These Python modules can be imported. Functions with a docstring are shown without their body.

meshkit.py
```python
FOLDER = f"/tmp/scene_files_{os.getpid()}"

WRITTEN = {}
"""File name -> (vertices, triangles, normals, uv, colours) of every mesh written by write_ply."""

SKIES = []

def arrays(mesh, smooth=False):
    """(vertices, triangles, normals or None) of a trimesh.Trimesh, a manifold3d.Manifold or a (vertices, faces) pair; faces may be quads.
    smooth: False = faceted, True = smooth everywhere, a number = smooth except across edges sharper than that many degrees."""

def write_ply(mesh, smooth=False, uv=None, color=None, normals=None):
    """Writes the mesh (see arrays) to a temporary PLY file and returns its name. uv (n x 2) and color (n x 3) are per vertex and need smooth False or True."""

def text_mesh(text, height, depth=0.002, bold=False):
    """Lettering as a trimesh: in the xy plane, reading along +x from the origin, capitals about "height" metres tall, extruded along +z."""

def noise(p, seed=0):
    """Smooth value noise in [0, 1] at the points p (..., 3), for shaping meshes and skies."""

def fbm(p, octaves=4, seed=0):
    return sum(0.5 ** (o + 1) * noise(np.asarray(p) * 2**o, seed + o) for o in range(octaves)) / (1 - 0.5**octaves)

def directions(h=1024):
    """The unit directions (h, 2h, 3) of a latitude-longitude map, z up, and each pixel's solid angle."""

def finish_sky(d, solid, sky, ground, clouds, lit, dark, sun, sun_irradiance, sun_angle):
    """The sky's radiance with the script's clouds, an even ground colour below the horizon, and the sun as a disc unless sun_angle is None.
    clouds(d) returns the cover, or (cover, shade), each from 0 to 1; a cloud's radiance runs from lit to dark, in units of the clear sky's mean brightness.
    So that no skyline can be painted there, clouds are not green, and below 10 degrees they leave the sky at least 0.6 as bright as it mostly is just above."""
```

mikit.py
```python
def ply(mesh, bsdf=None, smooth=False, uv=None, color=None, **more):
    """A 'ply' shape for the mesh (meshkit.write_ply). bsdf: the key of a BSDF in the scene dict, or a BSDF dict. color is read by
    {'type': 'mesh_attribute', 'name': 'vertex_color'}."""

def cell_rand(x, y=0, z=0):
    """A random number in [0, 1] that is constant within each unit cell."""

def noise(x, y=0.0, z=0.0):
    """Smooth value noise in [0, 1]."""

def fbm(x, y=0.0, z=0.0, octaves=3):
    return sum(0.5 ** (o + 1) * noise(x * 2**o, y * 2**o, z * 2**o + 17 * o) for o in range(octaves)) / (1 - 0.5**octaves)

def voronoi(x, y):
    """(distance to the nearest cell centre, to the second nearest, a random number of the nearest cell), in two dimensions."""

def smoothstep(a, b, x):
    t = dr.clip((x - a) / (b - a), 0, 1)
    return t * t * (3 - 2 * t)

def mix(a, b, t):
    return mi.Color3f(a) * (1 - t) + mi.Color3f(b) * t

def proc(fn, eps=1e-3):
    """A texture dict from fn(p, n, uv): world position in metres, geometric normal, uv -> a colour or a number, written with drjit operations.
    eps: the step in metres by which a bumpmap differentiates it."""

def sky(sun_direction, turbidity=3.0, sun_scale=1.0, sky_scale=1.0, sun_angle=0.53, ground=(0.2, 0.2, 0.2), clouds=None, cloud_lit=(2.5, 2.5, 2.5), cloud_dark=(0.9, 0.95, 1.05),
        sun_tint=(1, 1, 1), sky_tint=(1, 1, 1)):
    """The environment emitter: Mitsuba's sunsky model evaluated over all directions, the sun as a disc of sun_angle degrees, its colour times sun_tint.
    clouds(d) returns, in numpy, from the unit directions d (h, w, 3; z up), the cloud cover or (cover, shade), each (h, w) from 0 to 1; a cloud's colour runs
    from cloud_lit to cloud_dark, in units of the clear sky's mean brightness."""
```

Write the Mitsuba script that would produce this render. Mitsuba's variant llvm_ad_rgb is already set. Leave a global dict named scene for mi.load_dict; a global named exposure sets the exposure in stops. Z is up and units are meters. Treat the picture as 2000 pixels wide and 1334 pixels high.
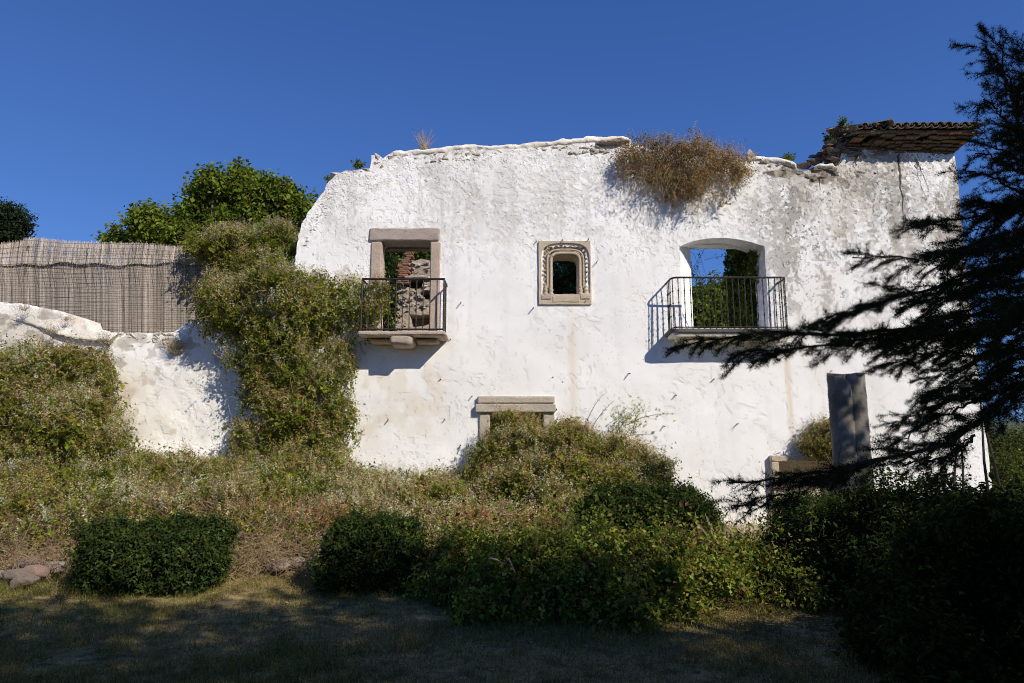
import math, numpy as np, trimesh, mitsuba as mi, drjit as dr, manifold3d as m3
import mikit, meshkit
from mikit import noise, fbm, voronoi, cell_rand, smoothstep, mix
from shapely.geometry import Polygon, Point, LineString, box as sbox
from shapely.ops import unary_union
from scipy.spatial import cKDTree
T = mi.ScalarTransform4f
scene, labels = {}, {}

# ---------------------------------------------------------------- camera, sky, exposure
F, PITCH, EYE = 1333.0, math.radians(9.1), 1.6          # focal length in photo pixels (2000 wide), tilt, eye height
cp, sp = math.cos(PITCH), math.sin(PITCH)
scene['camera'] = {'type': 'perspective', 'fov': math.degrees(2 * math.atan(1000 / F)), 'near_clip': 0.05, 'far_clip': 9000.0,
                   'to_world': T().look_at(origin=[0, 0, EYE], target=[0, cp, EYE + sp], up=[0, 0, 1])}
SUN = np.array([0.88, -1.0, 0.92])
scene['daylight'] = mikit.sky(SUN.tolist(), turbidity=2.2, sun_scale=1.0, sky_scale=0.51, ground=(0.12, 0.11, 0.08), sky_tint=(0.83, 1.21, 2.1), sun_tint=(0.885, 1.0, 1.225))
exposure = 1.9


def at(px, py, Y):
    """World point on the plane y = Y seen at photo pixel (px, py)."""
    u, v = (px - 1000) / F, (667 - py) / F
    t = Y / (cp - v * sp)
    return np.array([u * t, Y, EYE + (sp + v * cp) * t])


def unit(v):
    return v / (np.linalg.norm(v, axis=-1, keepdims=True) + 1e-12)


# ---------------------------------------------------------------- entries
used = {}


def numbered(key):
    n = used.get(key, 0)
    used[key] = n + 1
    return key if n == 0 else f'{key}_{n:03d}'


def put(name, mesh, bsdf, parent=None, smooth=False, label=None, kind=None, color=None, **more):
    key = numbered(f'{parent}__{name}' if parent else name)
    scene[key] = mikit.ply(mesh, bsdf, smooth=smooth, color=color, **more)
    if label or kind:
        labels[key] = {k: v for k, v in (('label', label), ('kind', kind)) if v}
    return key


def tag(key, label, cat, group=None, kind=None):
    labels[key] = {'label': label, 'category': cat}
    if group: labels[key]['group'] = group
    if kind: labels[key]['kind'] = kind
    return key


def thing(name, label, cat, group=None):
    return tag(numbered(name), label, cat, group)


def structure(name, mesh, bsdf, label, smooth=False, color=None):
    key = put(name, mesh, bsdf, smooth=smooth, color=color)
    labels[key] = {'label': label, 'category': name.replace('_', ' '), 'kind': 'structure'}
    return key


# ---------------------------------------------------------------- materials
def col(c): return {'type': 'rgb', 'value': list(c)}
def two(b): return {'type': 'twosided', 'bsdf': b}
def prin(c, rough=0.8, **k): return {'type': 'principled', 'base_color': c, 'roughness': rough, 'specular': k.pop('specular', 0.3), **k}
def bumped(fn, bs, eps=0.004, scale=1.0): return two({'type': 'bumpmap', 'arbitrary': {**mikit.proc(fn, eps)}, 'scale': scale, 'bsdf': bs})


def leaf_mat(trans=0.6, rough=0.45):
    return {'type': 'principledthin', 'base_color': {'type': 'mesh_attribute', 'name': 'vertex_color'}, 'roughness': rough, 'diff_trans': trans, 'eta': 1.35}


scene['leaf'] = leaf_mat(0.95, 0.45)
scene['waxy_leaf'] = leaf_mat(0.45, 0.3)
scene['needle'] = leaf_mat(0.25, 0.5)
scene['blade'] = leaf_mat(0.5, 0.6)
scene['twig'] = two(prin(col((0.13, 0.10, 0.07)), 0.85))
scene['pale_wood'] = two(prin(col((0.58, 0.48, 0.34)), 0.8))
scene['dry_twig'] = two(prin(col((0.36, 0.29, 0.19)), 0.8))
scene['dark_bark'] = two(prin(col((0.045, 0.037, 0.03)), 0.9))
scene['red_twig'] = two(prin(mikit.proc(lambda p, n, uv: mix((0.14, 0.075, 0.045), (0.32, 0.235, 0.15), noise(p.x * 6, p.y * 6, p.z * 6))), 0.85))
scene['bark'] = two(prin(mikit.proc(lambda p, n, uv: mix((0.07, 0.055, 0.045), (0.16, 0.13, 0.10), fbm(p.x * 12, p.y * 12, p.z * 4))), 0.9))
scene['iron'] = two(prin(mikit.proc(lambda p, n, uv: mix((0.028, 0.027, 0.028), (0.075, 0.05, 0.038), smoothstep(0.5, 0.75, noise(p.x * 23, p.y * 23, p.z * 23)))), 0.55, metallic=0.3))

# photo landmarks that the plaster's stains follow, in world x and z on the facade
FY = 14.0
def wx(px, py=700): return float(at(px, py, FY)[0])
def wz(py): return float(at(1000, py, FY)[2])


def band(v, a, b, soft):
    return smoothstep(a - soft, a + soft, v) * (1 - smoothstep(b - soft, b + soft, v))


RX, SX, CX = wx(1115), wx(1542, 760), wx(1757, 300)


def flake(p):
    """Where the limewash has come off or curls: 0 sound, 1 flaked."""
    a = fbm(p.x * 1.9 + 7, p.z * 1.9, p.y * 1.9, 3)
    top = smoothstep(4.4, 7.6, p.z) * 0.07 + smoothstep(5.2, 6.4, p.x) * smoothstep(3.6, 5.6, p.z) * 0.05 + smoothstep(-5.6, -6.6, p.x) * 0.05
    f = fbm(p.x * 13, p.z * 13 + 3, p.y * 13, 4)
    return smoothstep(0.605, 0.635, f * 0.66 + a * 0.34 + top)


def plaster_color(p, n, uv):
    x, y, z = p.x, p.y, p.z
    big = fbm(x * 0.8 + 3, z * 0.8, y * 0.8, 3)
    c = mix((0.83, 0.83, 0.83), (0.775, 0.77, 0.755), smoothstep(0.42, 0.72, big))
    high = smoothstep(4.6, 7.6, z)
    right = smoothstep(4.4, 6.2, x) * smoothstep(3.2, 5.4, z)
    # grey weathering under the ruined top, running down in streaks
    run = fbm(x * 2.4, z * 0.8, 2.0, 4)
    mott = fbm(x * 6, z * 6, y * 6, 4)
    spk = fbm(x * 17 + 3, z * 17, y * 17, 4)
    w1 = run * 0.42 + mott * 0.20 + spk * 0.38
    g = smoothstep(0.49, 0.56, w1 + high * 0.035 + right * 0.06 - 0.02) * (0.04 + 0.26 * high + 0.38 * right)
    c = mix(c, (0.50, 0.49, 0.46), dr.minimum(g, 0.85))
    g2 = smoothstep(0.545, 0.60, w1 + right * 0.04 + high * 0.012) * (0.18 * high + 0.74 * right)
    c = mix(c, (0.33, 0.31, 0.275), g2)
    # lichen specks
    sn = noise(x * 44, z * 44, y * 44) * 0.55 + noise(x * 21 + 5, z * 21, y * 21) * 0.45
    sm = smoothstep(0.46, 0.6, fbm(x * 1.7 + 11, z * 1.7, 1.0, 3) + 0.16 * right + 0.03 * high - 0.03)
    c = mix(c, (0.17, 0.165, 0.155), smoothstep(0.66, 0.71, sn + 0.045 * right) * sm * dr.minimum(0.15 + 0.35 * high + 0.6 * right, 0.95))
    drip = smoothstep(0.60, 0.78, noise(x * 8, z * 0.45, 3.0) * 0.7 + spk * 0.3) * (0.12 + 0.28 * high + 0.15 * right)
    c = mix(c, (0.52, 0.51, 0.49), drip)
    # flaked spots show the sandy coat underneath
    c = mix(c, (0.66, 0.625, 0.57), flake(p) * (0.22 + 0.3 * high))
    # rusty and ochre stains, each where the photograph has it
    w = fbm(x * 3.1, z * 1.1, 5.0, 3) - 0.5
    s1 = band(x + w * 0.14, RX - 0.05, RX + 0.11, 0.09) * band(z, 2.3, 4.45, 0.45) * smoothstep(0.35, 0.62, fbm(x * 7, z * 1.1, 8.0, 3) + 0.06)
    s2 = band(x + w * 0.12, SX - 0.05, SX + 0.05, 0.06) * band(z, 1.9, 3.9, 0.6)
    s3 = band(x, -3.3, -1.35, 0.25) * band(z, 1.9, 3.35, 0.3) * smoothstep(0.50, 0.62, fbm(x * 2.0 + 2, z * 2.0 + 4, 3.0, 4))
    s4 = smoothstep(0.62, 0.70, fbm(x * 1.1 + 31, z * 0.8, 9.0, 4)) * 0.22
    c = mix(c, (0.64, 0.55, 0.42), dr.minimum(s1 * 0.5 + s2 * 0.7 + s3 * 0.42 + s4 * 0.5, 0.85))
    # bare earthy patches below the broken top right of the dry creeper, and left of the first window
    rg = fbm(x * 4 + 2, z * 4, 6.0, 4) - 0.5
    e1 = (x - wx(1612, 345)) * (x - wx(1612, 345)) / 0.22 + (z - wz(346)) * (z - wz(346)) / 0.05
    e2 = (x - wx(672, 540)) * (x - wx(672, 540)) / 0.07 + (z - wz(545)) * (z - wz(545)) / 0.06
    e3 = (x - wx(1545, 332)) * (x - wx(1545, 332)) / 0.16 + (z - wz(334)) * (z - wz(334)) / 0.012
    e = smoothstep(1.3, 0.6, dr.minimum(e1, e3) + rg * 5.5)
    c = mix(c, mix((0.13, 0.11, 0.085), (0.36, 0.32, 0.27), smoothstep(0.3, 0.7, fbm(x * 11, z * 11, 1.0, 3))), e)
    c = mix(c, (0.52, 0.46, 0.385), smoothstep(1.4, 0.7, e2 + rg * 4.0) * 0.75)
    return c


def plaster_bump(p, n, uv):
    x, y, z = p.x, p.y, p.z
    high = smoothstep(4.2, 6.6, z)
    lumps = fbm(x * 3.2, z * 3.2, y * 3.2, 3) * 0.007
    mid_ = fbm(x * 11 + 2, z * 11, y * 11, 3) * (0.0015 + 0.003 * high)
    fine = noise(x * 60, z * 60, y * 60) * 0.0016
    edge = -flake(p) * 0.007
    pits = -smoothstep(0.72, 0.78, noise(x * 27, z * 27, y * 27)) * 0.009 * high
    return lumps + mid_ + fine + edge + pits


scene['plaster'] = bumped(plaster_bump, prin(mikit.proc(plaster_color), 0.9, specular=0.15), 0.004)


def garden_color(p, n, uv):
    x, z = p.x, p.z
    a, b = fbm(x * 1.3, z * 1.0, p.y, 3), fbm(x * 5 + 9, z * 5, p.y * 5, 3)
    c = mix((0.80, 0.785, 0.75), (0.66, 0.62, 0.55), smoothstep(0.42, 0.68, a))
    c = mix(c, (0.55, 0.46, 0.35), smoothstep(0.56, 0.68, b * 0.6 + a * 0.4 + 0.02) * 0.6)
    c = mix(c, (0.25, 0.23, 0.21), smoothstep(0.56, 0.66, b + 0.10 * smoothstep(3.0, 4.1, z) - 0.03) * 0.5 * smoothstep(2.4, 4.0, z))
    return c


def garden_bump(p, n, uv):
    f = smoothstep(0.55, 0.58, fbm(p.x * 6, p.z * 6, p.y * 6, 4) + 0.04 * smoothstep(2.6, 4.2, p.z))
    return fbm(p.x * 4, p.z * 4, p.y * 4, 3) * 0.03 - f * 0.007 + noise(p.x * 50, p.z * 50, p.y * 50) * 0.002


scene['garden_plaster'] = bumped(garden_bump, prin(mikit.proc(garden_color), 0.9, specular=0.15), 0.005)
scene['cream_mortar'] = bumped(lambda p, n, uv: fbm(p.x * 7, p.y * 7, p.z * 7, 4) * 0.03,
                               prin(mikit.proc(lambda p, n, uv: mix((0.74, 0.70, 0.62), (0.60, 0.55, 0.47), smoothstep(0.4, 0.75, fbm(p.x * 3, p.y * 3, p.z * 3, 4)))), 0.9), 0.005)


def stone_mat(c1, c2, speck, bump=0.012, freq=6.0):
    def color(p, n, uv):
        a = fbm(p.x * 2.2, p.y * 2.2, p.z * 2.2, 3)
        s = noise(p.x * 55, p.y * 55, p.z * 55)
        return mix(mix(c1, c2, smoothstep(0.3, 0.7, a)), speck, smoothstep(0.62, 0.8, s) * 0.55)
    return bumped(lambda p, n, uv: fbm(p.x * freq, p.y * freq, p.z * freq, 3) * bump + noise(p.x * 48, p.y * 48, p.z * 48) * 0.003, prin(mikit.proc(color), 0.88, specular=0.2), 0.004)


scene['granite'] = stone_mat((0.37, 0.31, 0.255), (0.46, 0.36, 0.295), (0.19, 0.16, 0.14), .022)
scene['grey_granite'] = stone_mat((0.29, 0.255, 0.225), (0.37, 0.31, 0.275), (0.14, 0.125, 0.115), .022)
scene['sandy_stone'] = stone_mat((0.44, 0.375, 0.285), (0.53, 0.445, 0.345), (0.22, 0.185, 0.145), .02)
scene['column_stone'] = stone_mat((0.13, 0.123, 0.108), (0.21, 0.198, 0.172), (0.05, 0.047, 0.042), .02)
scene['slate'] = stone_mat((0.085, 0.082, 0.08), (0.13, 0.125, 0.12), (0.05, 0.05, 0.05))
scene['rubble'] = stone_mat((0.30, 0.26, 0.21), (0.42, 0.35, 0.28), (0.17, 0.14, 0.12), 0.05, 9.0)
scene['dark_rubble'] = stone_mat((0.17, 0.14, 0.115), (0.27, 0.22, 0.175), (0.10, 0.085, 0.07), 0.04, 9.0)
scene['pale_rubble'] = stone_mat((0.60, 0.56, 0.50), (0.44, 0.39, 0.33), (0.24, 0.21, 0.19), 0.03, 9.0)
scene['grey_sandstone'] = stone_mat((0.36, 0.325, 0.26), (0.44, 0.39, 0.315), (0.18, 0.16, 0.13), .02)
scene['pink_stone'] = stone_mat((0.24, 0.165, 0.13), (0.22, 0.175, 0.145), (0.22, 0.17, 0.15), 0.02, 8.0)


def brick_mat(c1, c2):
    return bumped(lambda p, n, uv: fbm(p.x * 14, p.y * 14, p.z * 14, 3) * 0.012,
                  prin(mikit.proc(lambda p, n, uv: mix(mix(c1, c2, fbm(p.x * 5, p.y * 5, p.z * 5, 2)), (0.10, 0.085, 0.07), smoothstep(0.52, 0.7, fbm(p.x * 9 + 4, p.y * 9, p.z * 9, 3)) * 0.7)), 0.9), 0.004)


scene['brick'] = brick_mat((0.145, 0.098, 0.07), (0.10, 0.075, 0.058))
scene['red_brick'] = brick_mat((0.33, 0.16, 0.095), (0.26, 0.14, 0.09))
scene['roof_tile_clay'] = brick_mat((0.22, 0.165, 0.12), (0.13, 0.105, 0.08))


def soil_color(p, n, uv):
    a, b = fbm(p.x * 1.1, p.y * 1.1, 0.0, 3), fbm(p.x * 9, p.y * 9, 2.0, 3)
    c = mix((0.26, 0.195, 0.09), (0.16, 0.14, 0.05), smoothstep(0.4, 0.62, a))
    return mix(c, (0.07, 0.055, 0.04), smoothstep(0.5, 0.72, b) * 0.7)


scene['soil'] = bumped(lambda p, n, uv: fbm(p.x * 9, p.y * 9, 0.0, 4) * 0.05, prin(mikit.proc(soil_color), 0.95, specular=0.1), 0.006)
scene['hill_forest'] = two(prin(mikit.proc(lambda p, n, uv: mix((0.035, 0.055, 0.045), (0.085, 0.10, 0.075), fbm(p.x * 0.03, p.y * 0.03, p.z * 0.05, 4))), 0.95))
scene['reed'] = two(prin({'type': 'mesh_attribute', 'name': 'vertex_color'}, 0.8))
scene['wire'] = two(prin(col((0.05, 0.047, 0.045)), 0.6, metallic=0.4))
scene['litter_leaf'] = two(prin({'type': 'mesh_attribute', 'name': 'vertex_color'}, 0.8))


# ---------------------------------------------------------------- mesh helpers
def mesh_of(man):
    m = man.to_mesh()
    return np.array(m.vert_properties[:, :3], float), np.array(m.tri_verts, int)


def prism(poly, y0, y1, length=None):
    """Extrude a shapely polygon drawn in (x, z) from y0 to y1."""
    rings = [np.array(poly.exterior.coords)[:-1]] + [np.array(r.coords)[:-1] for r in poly.interiors]
    cs = m3.CrossSection([r.tolist() for r in rings], m3.FillRule.EvenOdd)
    m = m3.Manifold.extrude(cs, y1 - y0)
    if length: m = m.refine_to_length(length)
    v, f = mesh_of(m)
    v = np.stack([v[:, 0], y1 - v[:, 2], v[:, 1]], 1)
    return v, f


def block(lo, hi, bevel=0.012, rough=0.0, seed=0, length=None):
    """A box with bevelled, slightly worn edges."""
    lo, hi = np.array(lo, float), np.array(hi, float)
    b = min(bevel, 0.45 * (hi - lo).min())
    pts = []
    for i in range(3):
        l, h = lo + b, hi - b
        l[i], h[i] = lo[i], hi[i]
        pts += [[x, y, z] for x in (l[0], h[0]) for y in (l[1], h[1]) for z in (l[2], h[2])]
    m = m3.Manifold.hull_points(np.array(pts))
    if length: m = m.refine_to_length(length)
    v, f = mesh_of(m)
    if rough:
        v = v + (np.stack([meshkit.fbm(v * 4 + 9 * k, 3, seed + k) for k in range(3)], 1) - 0.5) * 2 * rough
    return v, f


def rock(c, r, seed, sub=1, squash=(1, 1, 1), rot=0.0):
    """An angular stone (sub 1: a hull of few corners, 2: rounder and worn)."""
    g = np.random.default_rng(seed)
    n = 13 if sub == 1 else 60
    p = unit(g.normal(0, 1, (n, 3)))
    p = p / np.abs(p).max(1, keepdims=True) ** .55 * g.uniform(.72, 1.08, (n, 1))
    m = m3.Manifold.hull_points(p * r * np.array(squash))
    if sub > 1: m = m.refine_to_length(r * .35)
    v, f = mesh_of(m)
    if sub > 1: v = v + (np.stack([meshkit.fbm(v / r * 1.5 + 9 * k, 3, seed + k) for k in range(3)], 1) - .5) * r * .22
    ca, sa = math.cos(rot), math.sin(rot)
    v = np.stack([v[:, 0] * ca - v[:, 2] * sa, v[:, 1], v[:, 0] * sa + v[:, 2] * ca], 1)
    return v + np.array(c), f


def merge(ms):
    vs, fs, k = [], [], 0
    for m in ms:
        vs.append(np.asarray(m[0])); fs.append(np.asarray(m[1]) + k); k += len(m[0])
    return np.vstack(vs), np.vstack(fs)


def tube(pts, r0, r1=None, sides=5):
    p = np.asarray(pts, float)
    n = len(p)
    r = np.linspace(r0, r0 if r1 is None else r1, n)
    t = unit(np.gradient(p, axis=0))
    ref = np.where(np.abs(t[:, 2:]) < 0.9, [[0, 0, 1.0]], [[1.0, 0, 0]])
    a = unit(np.cross(t, ref)); b = np.cross(t, a)
    an = np.arange(sides) * 2 * np.pi / sides
    v = p[:, None] + r[:, None, None] * (np.cos(an)[None, :, None] * a[:, None] + np.sin(an)[None, :, None] * b[:, None])
    i, j = np.meshgrid(np.arange(n - 1), np.arange(sides), indexing='ij')
    q = np.stack([i * sides + j, i * sides + (j + 1) % sides, (i + 1) * sides + (j + 1) % sides, (i + 1) * sides + j], -1).reshape(-1, 4)
    v = np.vstack([v.reshape(-1, 3), p[:1], p[-1:]])
    caps = [[(k + 1) % sides, k, n * sides] for k in range(sides)] + [[(n - 1) * sides + k, (n - 1) * sides + (k + 1) % sides, n * sides + 1] for k in range(sides)]
    return v, np.vstack([q[:, [0, 1, 2]], q[:, [0, 2, 3]], np.array(caps)])


def many_tubes(P0, P1, P2, r0, r1):
    """Thin three-sided quadratic twigs, vectorised over n: base, bend, tip."""
    n = len(P0)
    ts = np.array([0, .34, .67, 1.0])
    p = ((1 - ts) ** 2)[None, :, None] * P0[:, None] + (2 * ts * (1 - ts))[None, :, None] * P1[:, None] + (ts ** 2)[None, :, None] * P2[:, None]
    t = unit(P2 - P0)[:, None]
    ref = np.where(np.abs(t[..., 2:]) < 0.9, np.array([0, 0, 1.0]), np.array([1.0, 0, 0]))
    a = unit(np.cross(t, ref)); b = np.cross(t, a)
    an = np.arange(3) * 2 * np.pi / 3
    r = (r0 + (r1 - r0) * ts)[None, :, None, None]
    v = p[:, :, None] + r * (np.cos(an)[None, None, :, None] * a[:, :, None] + np.sin(an)[None, None, :, None] * b[:, :, None])
    base = np.array([[i * 3 + j, i * 3 + (j + 1) % 3, (i + 1) * 3 + (j + 1) % 3, (i + 1) * 3 + j] for i in range(3) for j in range(3)])
    tri = np.vstack([base[:, [0, 1, 2]], base[:, [0, 2, 3]]])
    return v.reshape(-1, 3), (tri[None] + 12 * np.arange(n)[:, None, None]).reshape(-1, 3)


def leaf_mesh(base, d, nrm, size, width, color, fold=0.25, tri=None):
    """n folded leaves (two triangles each): base points, directions, normals, lengths."""
    n = len(base)
    d = unit(d); s = unit(np.cross(d, nrm)); nn = np.cross(s, d)
    L = np.asarray(size).reshape(-1, 1) * np.ones((n, 1)); W = L * width
    if tri or (tri is None and n and np.mean(L) < .046):       # tiny leaves and petals: one triangle each
        v = np.stack([base - s * W * .45, base + s * W * .45 + d * L * .25, base + d * L], 1)
        return v.reshape(-1, 3), np.arange(3 * n).reshape(-1, 3), np.repeat(color, 3, 0)
    v = np.stack([base, base + d * L * 0.45 + s * W * 0.5 + nn * W * fold, base + d * L, base + d * L * 0.45 - s * W * 0.5 + nn * W * fold], 1)
    k = 4 * np.arange(n)[:, None]
    f = np.stack([k + [0, 1, 2], k + [0, 2, 3]], 1).reshape(-1, 3)
    return v.reshape(-1, 3), f, np.repeat(color, 4, 0)


def cat(ms):
    v, f = merge(ms)
    return v, f, np.vstack([m[2] for m in ms])


def palette(n, cols, weights, g, jitter=0.25, idx=None):
    cols = np.array(cols)
    i = g.choice(len(cols), n, p=np.array(weights) / np.sum(weights)) if idx is None else idx
    return np.clip(cols[i] * np.exp(g.normal(0, jitter, (n, 1))) * np.exp(g.normal(0, 0.08, (n, 3))), 0.003, 0.8)


def scatter(Fn, lo, hi, n, depth, g, skew=1.6):
    """n points within depth below the implicit surface Fn = 0, thicker towards the surface, with outward normals."""
    lo, hi, got, tot = np.array(lo, float), np.array(hi, float), [], 0
    for _ in range(400):
        p = g.uniform(lo, hi, (60000, 3))
        d = Fn(p)
        keep = (d < 0) & (d > -depth)
        keep &= g.uniform(0, 1, len(p)) < np.exp(np.clip(d, -9, 0) / depth * skew)
        got.append(p[keep]); tot += keep.sum()
        if tot >= n: break
    p = np.vstack(got)[:n]
    e = 0.03
    nr = np.stack([Fn(p + e * np.eye(3)[k]) - Fn(p - e * np.eye(3)[k]) for k in range(3)], 1)
    return p, unit(nr)


def clumps(lo, hi, spacing, seed):
    """Cauliflower relief: 0 at the heart of each clump, about 1 in the creases between clumps."""
    g = np.random.default_rng(seed + 5000)
    ax = [np.arange(l - spacing, h + spacing, spacing) for l, h in zip(lo, hi)]
    P = np.stack(np.meshgrid(*ax, indexing='ij'), -1).reshape(-1, 3)
    tree_ = cKDTree(P + g.uniform(-.45, .45, P.shape) * spacing)
    return lambda p: np.clip(tree_.query(p)[0] / (spacing * .75), 0, 1.2) ** 1.6


def blobs(ell, amp=0.2, freq=1.6, seed=0):
    """Implicit union of ellipsoids (centre, radii), with a lumpy surface."""
    C = [np.array(c, float) for c, r in ell]; R = [np.array(r, float) for c, r in ell]
    def Fn(p):
        d = np.full(len(p), 9.0)
        for c, r in zip(C, R):
            d = np.minimum(d, (np.linalg.norm((p - c) / r, axis=1) - 1) * r.min())
        return d + amp * (meshkit.fbm(p * freq, 3, seed) - 0.45) * 1.3 + amp * 1.1 * (cl_(p) - .35)
    lo = np.min([c - r for c, r in zip(C, R)], 0) - 0.15; hi = np.max([c + r for c, r in zip(C, R)], 0) + 0.15
    cl_ = clumps(lo, hi, .85 / freq, seed)
    return Fn, lo, hi


def boxes(bx, rad=0.2, amp=0.06, freq=3.0, seed=0):
    """Implicit rounded boxes (lo, hi), for clipped hedges."""
    def Fn(p):
        d = np.full(len(p), 9.0)
        for lo, hi in bx:
            c, h = (np.array(lo) + hi) / 2, (np.array(hi) - lo) / 2 - rad
            q = np.abs(p - c) - h
            d = np.minimum(d, np.linalg.norm(np.maximum(q, 0), axis=1) + np.minimum(q.max(1), 0) - rad)
        return d + amp * (meshkit.fbm(p * freq, 3, seed) - 0.45) * 1.4 + amp * .9 * (cl_(p) - .35)
    cl_ = clumps(np.min([b[0] for b in bx], 0), np.max([b[1] for b in bx], 0), .28, seed)
    return Fn, np.min([b[0] for b in bx], 0) - 0.08, np.max([b[1] for b in bx], 0) + 0.08


UP = np.array([0, 0, 1.0])


def sprigs(p, nr, g, k, length, size, width, cols, weights, out=0.7, up=0.3, wild=0.5, jitter=0.25, lean=None, per_sprig=True, ragged=0.3, tri=None):
    """Each point carries a shoot with k leaves set spirally along it."""
    n = len(p)
    ax = unit(nr * out + UP * up + g.normal(0, wild, (n, 3)) + (0 if lean is None else lean))
    L = length * g.uniform(0.5, 1.4, (n, 1))
    t = (np.arange(k) + 0.5) / k
    pos = p[:, None] + ax[:, None] * (L * t)[..., None] + g.normal(0, length * 0.06, (n, k, 3))
    ref = unit(g.normal(0, 1, (n, 3)))
    a = unit(np.cross(ax, ref)); b = np.cross(ax, a)
    ph = 2.4 * np.arange(k) + g.uniform(0, 6.28, (n, 1))
    rad = np.cos(ph)[..., None] * a[:, None] + np.sin(ph)[..., None] * b[:, None]
    d = unit(rad + 0.5 * ax[:, None] + g.normal(0, ragged, (n, k, 3)) - 0.15 * UP)
    nn = unit(0.7 * UP + 0.5 * nr[:, None] + g.normal(0, 0.5, (n, k, 3)))
    sz = size * g.uniform(0.6, 1.35, (n, k))
    if per_sprig:
        c = np.repeat(palette(n, cols, weights, g, jitter), k, 0) * np.exp(g.normal(0, 0.15, (n * k, 1)))
    else:
        c = palette(n * k, cols, weights, g, jitter)
    return leaf_mesh(pos.reshape(-1, 3), d.reshape(-1, 3), nn.reshape(-1, 3), sz.reshape(-1), width, np.clip(c, 0.003, 0.85), tri=tri)


def foliage(key, ms, bsdf='leaf', label=None):
    v, f, c = cat(ms) if isinstance(ms, list) else ms
    k = put('foliage', (v, f), bsdf, key, color=c, kind='stuff', label=label)
    return k


# ================================================================ ground
def smooth01(a, b, x):
    t = np.clip((x - a) / (b - a), 0, 1)
    return t * t * (3 - 2 * t)


def ground_z(x, y):
    left = 1 - smooth01(-2.6, 1.6, x)
    mid = 1 - smooth01(1.5, 4.5, x)
    foot = 8.35 + 0.9 * smooth01(-3.5, 0.5, x)
    h = (.62 + .36 * (1 - smooth01(-4.6, -2.4, x))) * left * smooth01(foot, 12.9, y) + 0.22 * (mid - left).clip(0) * smooth01(9.3, 12.5, y)
    n = meshkit.fbm(np.stack([x * 0.7, y * 0.7, 0 * x], -1), 3, 5) - 0.5
    return h + 0.07 * n * smooth01(1.5, 4, y) * (1 - smooth01(30, 60, y)) - 0.002 * np.maximum(y - 60, 0) * 0


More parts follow.
